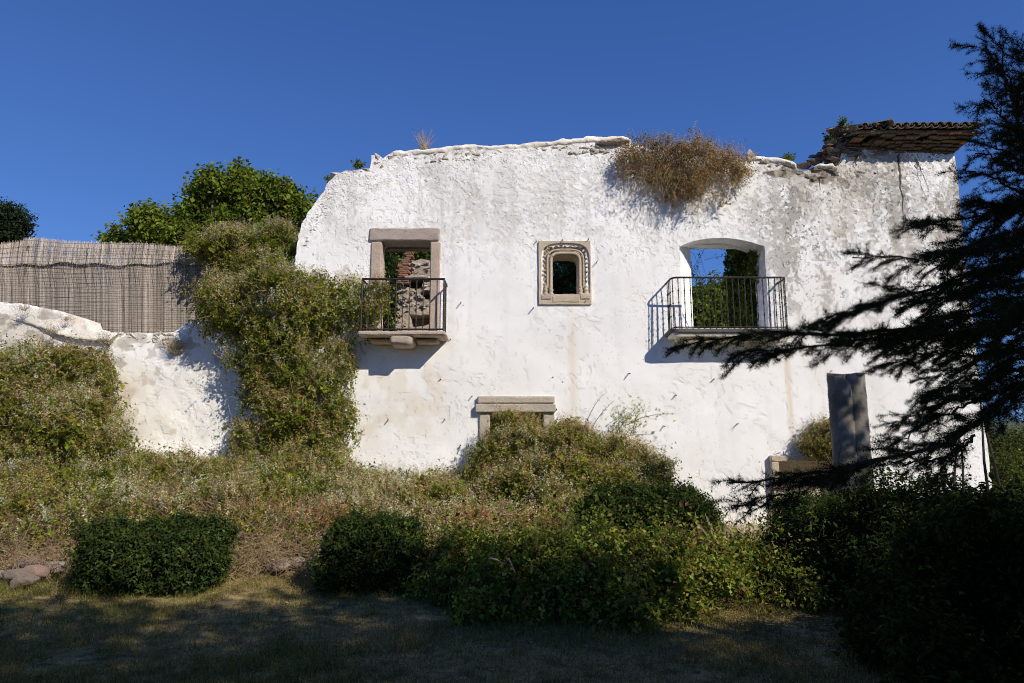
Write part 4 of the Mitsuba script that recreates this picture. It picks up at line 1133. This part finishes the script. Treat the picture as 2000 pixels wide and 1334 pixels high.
# weeds with dry stalks right of the brambles
k = thing('weed_clump', 'tall dry weeds and grasses between the brambles and the dark hedge', 'weeds')
g = np.random.default_rng(32)
fn, lo, hi = blobs([G(1400, 1100, 9.6, .5, .6, .48), G(1460, 1100, 9.2, .55, .7, .42), G(1510, 1100, 8.6, .4, .6, .36)], .15, 2.2, 32); lo[2] = .02
p, nr = scatter(fn, lo, hi, 4200, .25, g)
foliage(k, [sprigs(p, nr, g, 5, .15, .05, .4, [(.13, .15, .04), (.2, .17, .06), (.09, .12, .03)], [2, 1.5, 2], out=.4, up=.8, wild=.4)])
st = []
for x0_, y0_, x1_, y1_, x2_, y2_ in ((1512, 1120, 1520, 1030, 1552, 1000), (1515, 1120, 1530, 1050, 1562, 1030), (1520, 1130, 1560, 1070, 1607, 1062), (1525, 1130, 1550, 1085, 1580, 1040), (1530, 1130, 1570, 1100, 1600, 1110), (1515, 1110, 1518, 1060, 1545, 1035), (1540, 1130, 1590, 1120, 1594, 1150), (1505, 1115, 1510, 1050, 1530, 1012)):
    st.append([at(x0_, y0_, 8.4), at(x1_, y1_, 8.3), at(x2_, y2_, 8.2)])
for _ in range(110):
    x = g.uniform(1395, 1530); y = g.uniform(1070, 1120); b = at(x, y, 8.9)
    st.append([b, b + [g.normal(0, .05), 0, .25], b + [g.normal(0, .14), g.normal(0, .08), g.uniform(.3, .55)]])
st = np.array(st)
put('stalks', many_tubes(st[:, 0], st[:, 1], st[:, 2], .005, .003), 'dry_twig', k, kind='stuff')
# one bare pale branch lying on the brambles
k = thing('dead_branch', 'bare pale forked branch lying on the brambles', 'branch')
put('stem', tube([at(942, 1108, 7.1), at(950, 1100, 7.05), at(957, 1090, 7.0), at(970, 1093, 7.0), at(985, 1102, 7.0)], .012, .007, 5), 'pale_wood', k)
put('fork', tube([at(993, 1090, 7.0), at(1000, 1105, 7.0), at(1006, 1117, 7.0)], .009, .005, 5), 'pale_wood', k)

# small yellowing bush behind the niche
k = thing('yellow_bush', 'small yellowing bush against the wall beside the broken column', 'bush')
creeper(k, [E(1600, 866, 13.75, .36, .26, .34), E(1640, 862, 13.7, .4, .28, .38)], 2200, 111, amp=.14, flowers=.3, cream=.05, depth=.3, size=.05, cols=[(.2, .19, .05), (.28, .24, .07), (.13, .14, .04)], wts=[2, 1.5, 2])

# dark shrubs at the right, in the shade
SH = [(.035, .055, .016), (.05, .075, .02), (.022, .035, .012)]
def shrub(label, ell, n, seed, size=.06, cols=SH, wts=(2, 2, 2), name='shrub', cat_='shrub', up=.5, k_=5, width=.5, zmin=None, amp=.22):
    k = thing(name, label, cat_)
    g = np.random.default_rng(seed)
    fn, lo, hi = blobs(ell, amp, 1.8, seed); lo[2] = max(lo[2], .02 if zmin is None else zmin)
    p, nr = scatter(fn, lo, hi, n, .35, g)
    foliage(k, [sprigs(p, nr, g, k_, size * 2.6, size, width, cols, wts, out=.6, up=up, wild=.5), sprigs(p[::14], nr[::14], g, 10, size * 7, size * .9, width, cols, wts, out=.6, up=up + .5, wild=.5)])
    c = np.mean([e[0] for e in ell], 0)
    s, sn = scatter(fn, lo, hi, 160, .5, g, .2)
    root = np.stack([c[0] + (s[:, 0] - c[0]) * .35, c[1] + (s[:, 1] - c[1]) * .35, np.full(len(s), lo[2] - .02)], 1)
    put('stems', many_tubes(root, (root + s) / 2 + g.normal(0, .06, s.shape), s, .012, .003), 'twig', k, kind='stuff')
    return k


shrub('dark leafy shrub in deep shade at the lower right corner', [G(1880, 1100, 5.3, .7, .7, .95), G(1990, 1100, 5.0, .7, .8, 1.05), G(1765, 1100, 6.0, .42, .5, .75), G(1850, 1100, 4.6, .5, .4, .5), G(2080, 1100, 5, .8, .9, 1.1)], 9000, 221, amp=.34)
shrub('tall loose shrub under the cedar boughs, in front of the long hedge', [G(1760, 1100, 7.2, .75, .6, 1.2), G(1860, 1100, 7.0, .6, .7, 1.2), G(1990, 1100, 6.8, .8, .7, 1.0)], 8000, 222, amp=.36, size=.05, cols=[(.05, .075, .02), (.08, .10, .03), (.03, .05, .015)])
shrub('sunlit yellow-green bushes beyond the right end of the ruin', [((14.5, 20, 0.2), (2.2, 1.2, 1.9)), ((17, 22, 0.2), (2.2, 1.4, 2.0)), ((20, 24, .2), (2.5, 1.6, 2.2)), ((13.2, 18.5, .2), (1.3, 1, 1.3))], 5500, 223, size=.12, cols=[(.10, .13, .03), (.16, .17, .05), (.07, .09, .025)], name='bush', cat_='bush')
k = thing('sapling', 'two thin dark sapling stems in front of the right wall corner', 'sapling')
for pts_ in ([(1888, 1110), (1884, 1000), (1880, 900), (1872, 840)], [(1858, 1090), (1862, 960), (1868, 880), (1880, 830)], [(1930, 960), (1922, 900), (1918, 820), (1915, 780)], [(1952, 950), (1938, 890), (1925, 840), (1920, 790)]):
    put('stem', tube([at(x, y, 5.6) for x, y in pts_], .012, .005, 6), 'dark_bark', k)

# ---- plants seen through the openings and on the wall top
GREEN = [(.14, .19, .03), (.20, .24, .045), (.085, .13, .022)]
k = shrub('leafy sunlit bushes seen through the arched window', [(at(1375, 660, 22), (1.5, 1.0, 1.5)), (at(1430, 650, 22.5), (1.3, 1, 1.6)), (at(1330, 670, 22), (1.3, 1, 1.3)), (at(1400, 605, 23), (1.0, .9, .8))], 5500, 224, size=.13, cols=GREEN, name='bush', cat_='bush', width=.7, zmin=2.4)
k = thing('ivy_pillar', 'ivy-covered wall stub inside the right side of the arched window', 'ivy')
pz = float(at(1450, 478, 15.5)[2]) + .4
put('pier', block((at(1447, 560, 15.5)[0], 15.2, -.2), (at(1510, 560, 15.5)[0], 15.8, pz), .05, .05, 71, .15), 'dark_rubble', k, smooth=40)
g = np.random.default_rng(41)
fn, lo, hi = boxes([((at(1438, 560, 15.2)[0], 14.95, 3.6), (at(1512, 560, 15.2)[0], 15.9, pz + .1))], .2, .16, 2.6, 41)
p, nr = scatter(fn, lo, hi, 3600, .2, g)
p2 = np.array([at(x, y, 14.55) for x, y in zip(g.uniform(1462, 1500, 240), 480 + 70 * g.uniform(0, 1, 240) ** 1.5)])
p2[:, 1] += g.normal(0, .08, 240)
p3 = np.array([at(x, y, 14.75) for x, y in zip(g.normal(1462, 12, 260), g.uniform(540, 640, 260))])
foliage(k, [sprigs(p, nr, g, 4, .16, .085, .85, GREEN, [1.5, 1, 2], up=-.2), sprigs(p2, np.tile([[0, -1.0, .2]], (240, 1)), g, 3, .12, .085, .85, GREEN, [2, 2, 1], up=-.2), sprigs(p3, np.tile([[0, -1.0, .2]], (260, 1)), g, 3, .12, .08, .85, GREEN, [2, 2, 1], up=-.2)])
k = thing('dry_vine', 'thin leafless vine dangling in the left side of the arched window', 'vine')
tw = []
for pts_ in ([(1346, 488), (1365, 500), (1362, 530)], [(1345, 495), (1352, 520), (1356, 545)], [(1347, 486), (1372, 484), (1378, 500)], [(1366, 492), (1372, 520), (1380, 540)], [(1376, 508), (1400, 500), (1424, 500)], [(1360, 520), (1370, 530), (1368, 550)], [(1350, 510), (1350, 535), (1362, 560)], [(1374, 490), (1364, 510), (1352, 525)], [(1356, 530), (1366, 540), (1374, 552)], [(1345, 520), (1356, 535), (1352, 555)]):
    tw.append([at(x, y, 14.75) for x, y in pts_])
tw = np.array(tw)
put('stem', many_tubes(tw[:, 0], tw[:, 1], tw[:, 2], .006, .003), 'twig', k)
g = np.random.default_rng(42)
pp = tw[[0, 1, 4, 5, 7, 8]].reshape(-1, 3)[g.integers(0, 18, 40)] + g.normal(0, .03, (40, 3))
ms = sprigs(pp, unit(g.normal(0, 1, (40, 3))), g, 3, .05, .035, .7, SH, (1, 1, 1))
put('leaves', (ms[0], ms[1]), 'leaf', k, color=ms[2], kind='stuff')
shrub('dark evergreen seen through the small carved window', [(at(1100, 545, 16.8), (.75, .6, 1.3)), (at(1100, 640, 16.8), (.8, .6, 1.4)), ((1.15, 16.8, 1.5), (.9, .5, 2.0))], 5000, 225, size=.12, cols=[(.11, .18, .07), (.15, .22, .09), (.07, .11, .05)], name='evergreen', cat_='tree', width=.45, k_=6)
shrub('dark ivy filling the left part of the tall window view', [(at(748, 530, 18.8), (.30, .4, .8)), (at(745, 600, 18.8), (.30, .4, .8)), (at(748, 700, 18.8), (.3, .4, 2.0))], 2600, 226, size=.09, cols=SH, name='ivy', cat_='ivy', width=.8)
shrub('bright leaves over the inner wall at the top of the tall window', [(at(830, 496, 22), (1.0, .6, .55)), (at(800, 520, 22), (1.0, .6, .6)), (at(815, 640, 22), (.9, .6, 2.2))], 3000, 227, size=.12, cols=GREEN, name='bush', cat_='bush', width=.8, zmin=.1)


def tuft(label, x, y, Yd, n, hgt, cols, seed, spread=.5, name='wall_tuft', width=.1, leafy=False, cat_='plant'):
    k = thing(name, label, cat_, 'small plants growing on the wall tops')
    g = np.random.default_rng(seed)
    b = at(x, y, Yd) + g.normal(0, .03, (n, 3)) * [1.5, 1, .3]
    d = unit(np.stack([g.normal(0, spread, n), g.normal(0, spread, n), np.ones(n)], 1))
    e = b + d * hgt * g.uniform(.5, 1.1, (n, 1))
    put('stems', many_tubes(b, (b + e) / 2 + g.normal(0, .03, b.shape), e, .004, .0018), 'twig' if leafy else 'dry_twig', k, kind='stuff')
    if leafy:
        t = g.uniform(.25, 1, (n, 3, 1))
        pp = (b[:, None] + (e - b)[:, None] * t).reshape(-1, 3)
        ms = sprigs(pp, unit(g.normal(0, 1, pp.shape)), g, 4, .07, leafy, .7, cols, [1] * len(cols))
    else:
        pp = e + g.normal(0, .02, e.shape)
        ms = sprigs(pp, d, g, 6, .12, .03, .25, cols, [1] * len(cols), out=.8, up=.4, wild=.3)
    put('leaves', (ms[0], ms[1]), 'leaf', k, color=ms[2], kind='stuff')


RED = [(.42, .22, .17), (.36, .20, .15), (.48, .30, .22)]
tuft('tuft of dry reddish grass on the ridge above the left window', 829, 293, FY + .2, 70, .46, RED, 61, .42)
tuft('small leafy plant on the left shoulder of the ruin', 700, 329, FY + .3, 14, .2, GREEN, 62, .7, leafy=.06)
tuft('leafy sprig low on the broken left edge of the ruin', 643, 358, FY + .3, 7, .16, GREEN, 63, .6, leafy=.06)
tuft('small leafy plant on the broken top left of the cornice', 1540, 312, FY + .3, 14, .16, GREEN, 64, .7, leafy=.055)
tuft('leafy plant on the left end of the tile roof', 1648, 246, FY - .1, 16, .2, GREEN, 65, .8, leafy=.05)
tuft('dark leafy sprig on the left flank of the cornice', 1620, 275, FY + .0, 9, .2, SH, 66, .7, leafy=.055)
DRYG = [(.25, .19, .12), (.33, .27, .18)]
tuft('dry tuft on the cream coping at the far left', 46, 606, GY - .25, 40, .16, DRYG, 67, .9)
tuft('dry tuft lower on the cream coping beside the creeper', 96, 652, GY - .3, 60, .2, [(.2, .17, .10), (.12, .12, .06)], 68, .9)
tuft('dark dry tuft where the coping meets the garden wall', 210, 672, GY - .1, 80, .22, [(.14, .12, .08), (.10, .10, .05)], 69, .9)
tuft('small dry tuft on the edge of the cream coping', 130, 626, GY - .22, 30, .12, DRYG, 70, .9)
tuft('grey leafless tuft at the top of the garden wall by the tall creeper', 340, 690, GY - .08, 120, .42, [(.16, .13, .10), (.22, .18, .14)], 71, .55)

# ---- trees behind
def tree(name, label, base, htrunk, r, clumps, n, seed, size, cols, wts=(2, 2, 1), width=.8, cat_='tree', group=None, bs='leaf', amp=.35, depth=.7):
    k = thing(name, label, cat_, group)
    g = np.random.default_rng(seed)
    top_ = np.mean([c[0] for c in clumps], 0)
    base = np.array(base, float)
    put('trunk', tube([base, base * .6 + [top_[0] * .4, top_[1] * .4, htrunk * .4 + base[2] * 0], np.array([top_[0], top_[1], htrunk])], r, r * .6, 8), 'bark', k, smooth=True)
    limbs = []
    for c, rr in clumps:
        a = np.array([top_[0], top_[1], htrunk * .92])
        limbs.append(tube([a, (a + np.array(c)) / 2 + g.normal(0, .25, 3), np.array(c) + [0, 0, rr[2] * .4]], r * .4, r * .1, 5))
    put('limbs', merge(limbs), 'bark', k, smooth=True)
    fn, lo, hi = blobs(clumps, amp, 1.1, seed)
    p, nr = scatter(fn, lo, hi, n, depth, g, 1.0)
    v, f, c = sprigs(p, nr, g, 5, size * 3, size, width, cols, wts, out=.5, up=.2, wild=.6, tri=(name != 'broadleaf_tree') or None)
    put('crown', (v, f), bs, k, color=c, kind='stuff')


PLANE = [(.17, .22, .03), (.23, .27, .045), (.10, .145, .02)]
TY = 24.0
cl = []
gt_ = np.random.default_rng(88)
for x, y, rr in ((415, 352, .5), (405, 385, .6), (440, 400, .7), (475, 345, .55), (490, 375, .75), (530, 370, .55), (560, 395, .6), (520, 410, .8), (590, 400, .5), (608, 420, .4), (380, 410, .55), (350, 425, .5), (300, 420, .45), (285, 440, .55), (320, 450, .6), (250, 457, .4), (215, 456, .22), (232, 462, .3), (395, 440, .7), (450, 440, .8), (510, 450, .8), (565, 440, .6), (360, 465, .7), (300, 470, .6), (630, 382, .2), (620, 395, .25), (440, 480, 1.0), (530, 480, .9), (300, 440, .4)):
    cl.append((at(x, y + 8, TY + gt_.uniform(-.8, .8)), (rr * .86, rr * .86, rr * .74)))
tree('broadleaf_tree', 'bright green broadleaf tree behind the reed screen and left end of the ruin', (at(440, 470, TY)[0], TY, 3.5), 9.0, .22, cl, 10000, 301, .16, PLANE, amp=.34, depth=.5)
cl = [(at(x, y, 34.0), (rx, 1.6, rz)) for x, y, rx, rz in ((15, 430, .95, .75), (-40, 425, 1.3, 1.0), (-10, 460, 1.4, .8), (-100, 450, 1.5, 1.2))]
tree('dark_tree', 'dark round evergreen tree at the far left edge above the screen', (at(-30, 470, 34)[0], 34, 3.5), 11, .25, cl, 7000, 302, .14, [(.028, .045, .02), (.04, .06, .025), (.02, .03, .015)], bs='waxy_leaf')

# ================================================================ the cedar whose boughs cross the right of the view
ced = thing('cedar', 'dark cedar with spreading needled boughs filling the right edge of the view', 'tree')
gc = np.random.default_rng(91)
boughs = [
    ([(2080, 300, 3.7), (2020, 250, 3.6), (1975, 190, 3.5), (1948, 120, 3.45)], .008),
    ([(2090, 260, 3.4), (2040, 180, 3.4), (2008, 100, 3.4), (1998, 96, 3.4)], .009),
    ([(2080, 400, 3.8), (2000, 340, 3.7), (1950, 310, 3.6), (1905, 300, 3.6)], .009),
    ([(2080, 440, 3.5), (2010, 410, 3.5), (1950, 400, 3.45), (1895, 392, 3.4)], .009),
    ([(2070, 340, 4.1), (2010, 300, 4.0), (1965, 250, 4.0), (1935, 235, 4.0)], .008),
    ([(2300, 640, 3.9), (2060, 600, 3.8), (1960, 580, 3.7), (1890, 600, 3.7), (1820, 640, 3.6)], .010),
    ([(2060, 470, 3.7), (1980, 500, 3.6), (1920, 560, 3.6), (1860, 580, 3.6)], .009),
    ([(2060, 690, 3.6), (1990, 700, 3.5), (1920, 730, 3.5), (1850, 750, 3.5), (1790, 780, 3.5)], .010),
    ([(2060, 560, 4.6), (1980, 620, 4.5), (1900, 660, 4.5), (1830, 700, 4.4)], .009),
    ([(2060, 360, 4.0), (1990, 400, 3.9), (1930, 440, 3.9), (1880, 455, 3.9)], .009),
    ([(2330, 560, 3.6), (2060, 585, 3.3), (1900, 615, 3.1), (1740, 650, 3.0), (1560, 650, 2.9), (1430, 652, 2.85), (1312, 680, 2.8)], .018),
    ([(2060, 640, 3.4), (1880, 650, 3.2), (1700, 662, 3.05), (1560, 680, 3.0), (1420, 693, 2.95)], .012),
    ([(2330, 480, 3.6), (2060, 500, 3.5), (1900, 535, 3.3), (1780, 575, 3.2), (1660, 610, 3.1), (1570, 640, 3.0)], .018),
    ([(2330, 420, 3.8), (2080, 440, 3.6), (1940, 470, 3.4), (1800, 500, 3.3), (1665, 503, 3.2)], .014),
    ([(2300, 330, 3.9), (2050, 380, 3.6), (1920, 415, 3.5), (1840, 440, 3.4), (1770, 440, 3.3)], .013),
    ([(2330, 620, 3.4), (2060, 660, 3.3), (1960, 690, 3.2), (1843, 697, 3.15), (1790, 690, 3.1), (1728, 716, 3.0)], .016),
    ([(2330, 640, 3.6), (2060, 730, 3.5), (1960, 775, 3.4), (1880, 860, 3.3), (1780, 885, 3.2), (1600, 925, 3.1), (1480, 935, 3.0), (1420, 942, 3.0)], .022),
    ([(1700, 905, 3.15), (1600, 945, 3.1), (1510, 970, 3.05), (1450, 1000, 3.0)], .008),
    ([(2060, 700, 3.8), (1930, 745, 3.7), (1850, 785, 3.6), (1740, 832, 3.5)], .013),
    ([(2060, 720, 4.0), (1930, 775, 3.9), (1830, 815, 3.8), (1745, 865, 3.7)], .013),
    ([(2330, 600, 3.7), (2100, 480, 3.6), (2010, 300, 3.5), (1972, 160, 3.45), (1951, 82, 3.4)], .020),
    ([(2120, 330, 3.5), (2060, 230, 3.5), (2012, 150, 3.5), (1988, 98, 3.5)], .012),
    ([(2010, 300, 3.5), (1965, 235, 3.45), (1930, 195, 3.4), (1902, 212, 3.4)], .008),
    ([(1985, 210, 3.45), (1955, 130, 3.4), (1925, 90, 3.4)], .007),
    ([(2080, 420, 3.6), (1990, 370, 3.5), (1935, 345, 3.45), (1880, 330, 3.4)], .010),
    ([(2080, 380, 3.5), (2010, 320, 3.45), (1965, 300, 3.4), (1915, 270, 3.4)], .009),
    ([(2330, 520, 4.0), (2060, 540, 3.9), (1930, 555, 3.8), (1830, 590, 3.7), (1730, 560, 3.6)], .013),
    ([(2060, 600, 4.0), (1930, 640, 3.9), (1830, 660, 3.8), (1720, 690, 3.7)], .012),
    ([(2300, 420, 4.2), (2050, 460, 4.1), (1900, 490, 4.0), (1820, 530, 3.9)], .012),
    ([(2060, 300, 3.9), (2000, 250, 3.8), (1970, 200, 3.8)], .008),
    ([(2050, 560, 3.0), (1980, 590, 2.9), (1900, 650, 2.9), (1860, 640, 2.85)], .009),
    ([(2060, 430, 3.2), (1980, 450, 3.1), (1905, 480, 3.1), (1850, 510, 3.05)], .010),
    ([(2060, 500, 4.3), (1960, 520, 4.2), (1880, 570, 4.2), (1800, 620, 4.1)], .010),
    ([(2060, 620, 4.4), (1950, 680, 4.3), (1880, 720, 4.2), (1810, 740, 4.1)], .010),
    ([(1905, 850, 4.2), (1860, 890, 4.2), (1800, 902, 4.1), (1700, 905, 4.0)], .010),
]
bm = []


def curve(P, n):
    P = np.array(P); s = np.concatenate([[0], np.cumsum(np.linalg.norm(np.diff(P, axis=0), axis=1))])
    t = np.linspace(0, s[-1], n)
    c = np.stack([np.interp(t, s, P[:, k]) for k in range(3)], 1)
    for _ in range(3): c[1:-1] = (c[:-2] + 2 * c[1:-1] + c[2:]) / 4
    return c, s[-1]


def spray(seed, side_n):
    """One needled shoot 0.3 m long along +x with its side twigs: (twigs, needles). Repeated along the boughs."""
    g = np.random.default_rng(seed)
    tw, ax = [], []
    def add(a, m, e, step):
        tw.append((a, m, e))
        n = max(2, int(np.linalg.norm(e - a) / step))
        u = np.linspace(.06, 1, n)[:, None]
        p = (1 - u) ** 2 * a + 2 * u * (1 - u) * m + u ** 2 * e
        ax.append((p, np.tile(unit(e - a), (n, 1))))
    L = .30
    a, e = np.zeros(3), np.array([L, g.normal(0, .015), -.035]); m = np.array([L / 2, 0, .012])
    add(a, m, e, .018)
    for k in range(side_n):
        u = g.uniform(.12, .95); b = a + (e - a) * u + [0, 0, .012 * 4 * u * (1 - u)]
        s = 1 if k % 2 else -1
        d = unit(np.array([.8, s * g.uniform(.4, 1.0), g.normal(-.1, .3)])); l = g.uniform(.04, .15) * (1.15 - .6 * u)
        add(b, b + d * l * .5 + [0, 0, .005], b + d * l, .018)
    P, D = np.vstack([q[0] for q in ax]), np.vstack([q[1] for q in ax])
    k = 11
    A = unit(np.cross(D, unit(g.normal(0, 1, D.shape)))); B = np.cross(D, A)
    ph = g.uniform(0, 6.28, (len(P), k))
    d = unit(np.cos(ph)[..., None] * A[:, None] + np.sin(ph)[..., None] * B[:, None] + D[:, None] * g.uniform(.1, 1.2, (len(P), k, 1)))
    ln = g.uniform(.028, .052, (len(P), k, 1))
    base = np.repeat(P[:, None], k, 1)
    sd = unit(np.cross(d, g.normal(0, 1, d.shape))) * .0015
    v = np.stack([base - sd, base + sd, base + d * ln], 2).reshape(-1, 3)
    c = np.repeat(palette(len(P) * k, [(.034, .050, .024), (.05, .068, .03), (.065, .06, .03)], [3, 2, .6], g, .25), 3, 0)
    t = [np.array(q) for q in zip(*tw)]
    return many_tubes(t[0], t[1], t[2], .0032, .0016), (v, np.arange(len(v)).reshape(-1, 3), c)


scene['cedar_bark'] = two(prin(col((0.05, 0.04, 0.033)), 0.9))
NV = 5
for k in range(NV):
    tw, nd = spray(950 + k, 5 + 2 * k)
    scene[f'spray_twig_{k}'] = {'type': 'shapegroup', 'a': mikit.ply(tw, 'cedar_bark')}
    scene[f'spray_needle_{k}'] = {'type': 'shapegroup', 'a': mikit.ply(nd[:2], 'needle', color=nd[2])}
labels[ced + '__twigs'] = {'kind': 'stuff'}; labels[ced + '__needles'] = {'kind': 'stuff'}
ns = 0


def place_spray(p, d, scale):
    global ns
    ns += 1
    x = unit(d); y = unit(np.cross(UP + gc.normal(0, .25, 3), x)); z = np.cross(x, y)
    M = np.eye(4); M[:3, 0], M[:3, 1], M[:3, 2], M[:3, 3] = x * scale, y * scale, z * scale, p
    w = T(M.tolist()); k = int(gc.integers(NV))
    scene[f'{ced}__twigs__{ns:03d}'] = {'type': 'instance', 'to_world': w, 'g': {'type': 'ref', 'id': f'spray_twig_{k}'}}
    scene[f'{ced}__needles__{ns:03d}'] = {'type': 'instance', 'to_world': w, 'g': {'type': 'ref', 'id': f'spray_needle_{k}'}}


for P, r in boughs:
    c, L = curve([at(*q_) for q_ in P], 40)
    c[1:-1] += gc.normal(0, .008, (38, 3))
    bm.append(tube(c, r, .003, 6))
    t_ = unit(np.gradient(c, axis=0))
    f_ = .30 if L > 1.7 else .05
    while f_ < 1:
        i_ = min(39, int(f_ * 39)); side = 1 if gc.uniform() < .5 else -1
        s_ = unit(np.cross(t_[i_], UP))
        sc_ = (.42 + .72 * (1 - f_) * min(1, L / 1.6)) * gc.uniform(.75, 1.2)
        place_spray(c[i_], t_[i_] * .8 + side * s_ * gc.uniform(.25, 1.0) + UP * gc.normal(-.1, .2), sc_)
        if gc.uniform() < .25: place_spray(c[i_], t_[i_] + gc.normal(0, .15, 3), .6)
        f_ += .047 / L * gc.uniform(.6, 1.4)
    place_spray(c[-5], t_[-1], .55)
tip = at(2330, 100, 3.8)
put('trunk', tube([(tip[0] + .15, 3.8, -.1), (tip[0] + .1, 3.8, 2.0), (tip[0], 3.8, 4.6), (tip[0] - .1, 3.75, 5.6)], .14, .03, 10), 'bark', ced, smooth=True)
put('boughs', merge(bm), 'cedar_bark', ced, smooth=True)
print('cedar sprays', ns)

# ================================================================ trees behind and beside the camera that shade the garden
SHD = [(.05, .08, .02), (.07, .10, .025), (.035, .055, .015)]
trunks = [(-2.6, -2.6), (1.6, -3.4), (5.6, -3.0), (9.2, -2.2), (10.6, 3.6)]
where = ['first from the left', 'second from the left', 'third from the left', 'fourth from the left', 'last on the right, near the column']
crowns = [[] for _ in trunks]
gs = np.random.default_rng(700)


def shade_edge(x):
    """How far towards the ruin (y) the trees' shadow reaches on the ground at x."""
    return np.interp(x, [-9, -5, -2, 0, 1.5, 2.6, 3.3, 3.8, 5.0, 5.3, 7], [8.15, 8.75, 8.75, 8.1, 7.4, 6.7, 7.4, 10.4, 10.9, 9.0, 8.6])


for _ in range(5200):
    x, y, z = gs.uniform(-5, 13), gs.uniform(-6, 5.5), gs.uniform(2.6, 11)
    r = gs.uniform(.45, .95)
    sx, sy = x - .957 * z, y + 1.087 * z
    if sy + 1.1 * r > shade_edge(sx) or sx < -9 or sx > 8.5: continue
    if y > -.5 - r and abs(x) < .78 * max(y, 0) + 1.2 + r and z - r < EYE + .82 * max(y, 0) + .5: continue
    if y > 1.5 and x < 6.2: continue
    d = [math.hypot(x - a, y - b) for a, b in trunks]
    k = int(np.argmin(d))
    if d[k] > 2.9 or len(crowns[k]) > 78: continue
    crowns[k].append(((x, y, z), (r, r, r * .75)))
crowns[4] = crowns[4][:30] + [((9.93, 4.5, zz), (.46, .46, .5)) for zz in (6.4, 6.8, 7.2, 7.6, 8.0, 8.4)]
for k, (a, b) in enumerate(trunks):
    h = max(c[0][2] for c in crowns[k])
    tree('shade_tree', 'leafy garden tree out of view behind the viewer, ' + where[k], (a, b, 0), h * .6, .18, crowns[k], 3000 if k < 4 else 3600, 400 + k, .18, SHD, amp=.3, depth=.9, group='shade trees around the viewer')

# ================================================================ lawn
g = np.random.default_rng(500)
n = 210000
y = 3.6 + 7.0 * g.uniform(0, 1, n) ** 1.25
x = g.uniform(-1, 1, n) * (y * .80 + .4)
ok = (meshkit.fbm(np.stack([x * 2.3, y * 2.3, 0 * x], 1), 3, 2) > .28 + .14 * smooth01(2.2, 4.0, x) * smooth01(5.5, 6.5, y)) & (y < 8.9 + .7 * smooth01(-4, 0, x))
x, y = x[ok], y[ok]; n = len(x)
b = np.stack([x, y, ground_z(x, y) - .004], 1)
pat = meshkit.fbm(np.stack([x * 1.1, y * 1.1, 0 * x], 1), 3, 6)
hgt = g.uniform(.025, .075, n) * (1 + .9 * smooth01(.45, .7, pat)) * (1 + .6 * smooth01(7.4, 8.4, y))
d = np.stack([g.normal(0, .55, n), g.normal(0, .55, n), np.ones(n)], 1)
e = b + unit(d) * hgt[:, None]
sd = unit(np.stack([g.normal(0, 1, n), g.normal(0, 1, n), 0 * x], 1)) * .0024
v = np.stack([b - sd, b + sd, e], 1).reshape(-1, 3)
dry = (g.uniform(0, 1, n) < .25 + .5 * smooth01(.42, .62, meshkit.fbm(np.stack([x * .8, y * .8, 0 * x + 4], 1), 3, 16)))
c = np.where(dry[:, None], palette(n, [(.34, .28, .12), (.27, .225, .085), (.215, .195, .065)], [2, 2, 2], g, .2), palette(n, [(.12, .13, .03), (.17, .165, .045), (.09, .095, .03)], [2, 2, 1], g, .2))
tn = 520
ty = 4.0 + 4.8 * g.uniform(0, 1, tn); tx = g.uniform(-1, 1, tn) * (ty * .8)
tb = np.repeat(np.stack([tx, ty], 1), 34, 0) + g.normal(0, .045, (tn * 34, 2)); m_ = len(tb)
tb = np.column_stack([tb, ground_z(tb[:, 0], tb[:, 1]) - .004])
te = tb + unit(np.stack([g.normal(0, .5, m_), g.normal(0, .5, m_), np.ones(m_)], 1)) * (g.uniform(.05, .13, m_) * np.repeat(g.uniform(.6, 1.2, tn), 34))[:, None]
sd = unit(np.stack([g.normal(0, 1, m_), g.normal(0, 1, m_), 0 * te[:, 0]], 1)) * .0026
v = np.vstack([v, np.stack([tb - sd, tb + sd, te], 1).reshape(-1, 3)])
c = np.vstack([c, np.repeat(palette(tn, [(.12, .14, .035), (.17, .17, .05), (.28, .23, .11)], [2, 2, 2], g, .2), 34, 0)])
k = put('lawn_grass', (v, np.arange(len(v)).reshape(-1, 3)), 'blade', color=np.repeat(c, 3, 0))
tag(k, 'dry patchy lawn grass across the shaded foreground', 'grass', kind='stuff')
n = 2600
y = g.uniform(4.0, 9.5, n); x = g.uniform(-1, 1, n) * (y * .8); x[:900] = g.normal(3.1, .5, 900); y[:900] = g.normal(7.2, .8, 900)
p = np.stack([x, y, ground_z(x, y) + .012], 1)
v, f, c = leaf_mesh(p, unit(np.stack([g.normal(0, 1, n), g.normal(0, 1, n), g.normal(0, .15, n)], 1)), unit(np.stack([g.normal(0, .4, n), g.normal(0, .4, n), np.ones(n)], 1)), g.uniform(.03, .06, n), .6, palette(n, [(.22, .15, .08), (.30, .22, .12), (.15, .10, .06)], [1, 1, 1], g, .2))
k = put('leaf_litter', (v, f), 'litter_leaf', color=c)
tag(k, 'fallen dry leaves scattered on the lawn and path', 'leaves', kind='stuff')
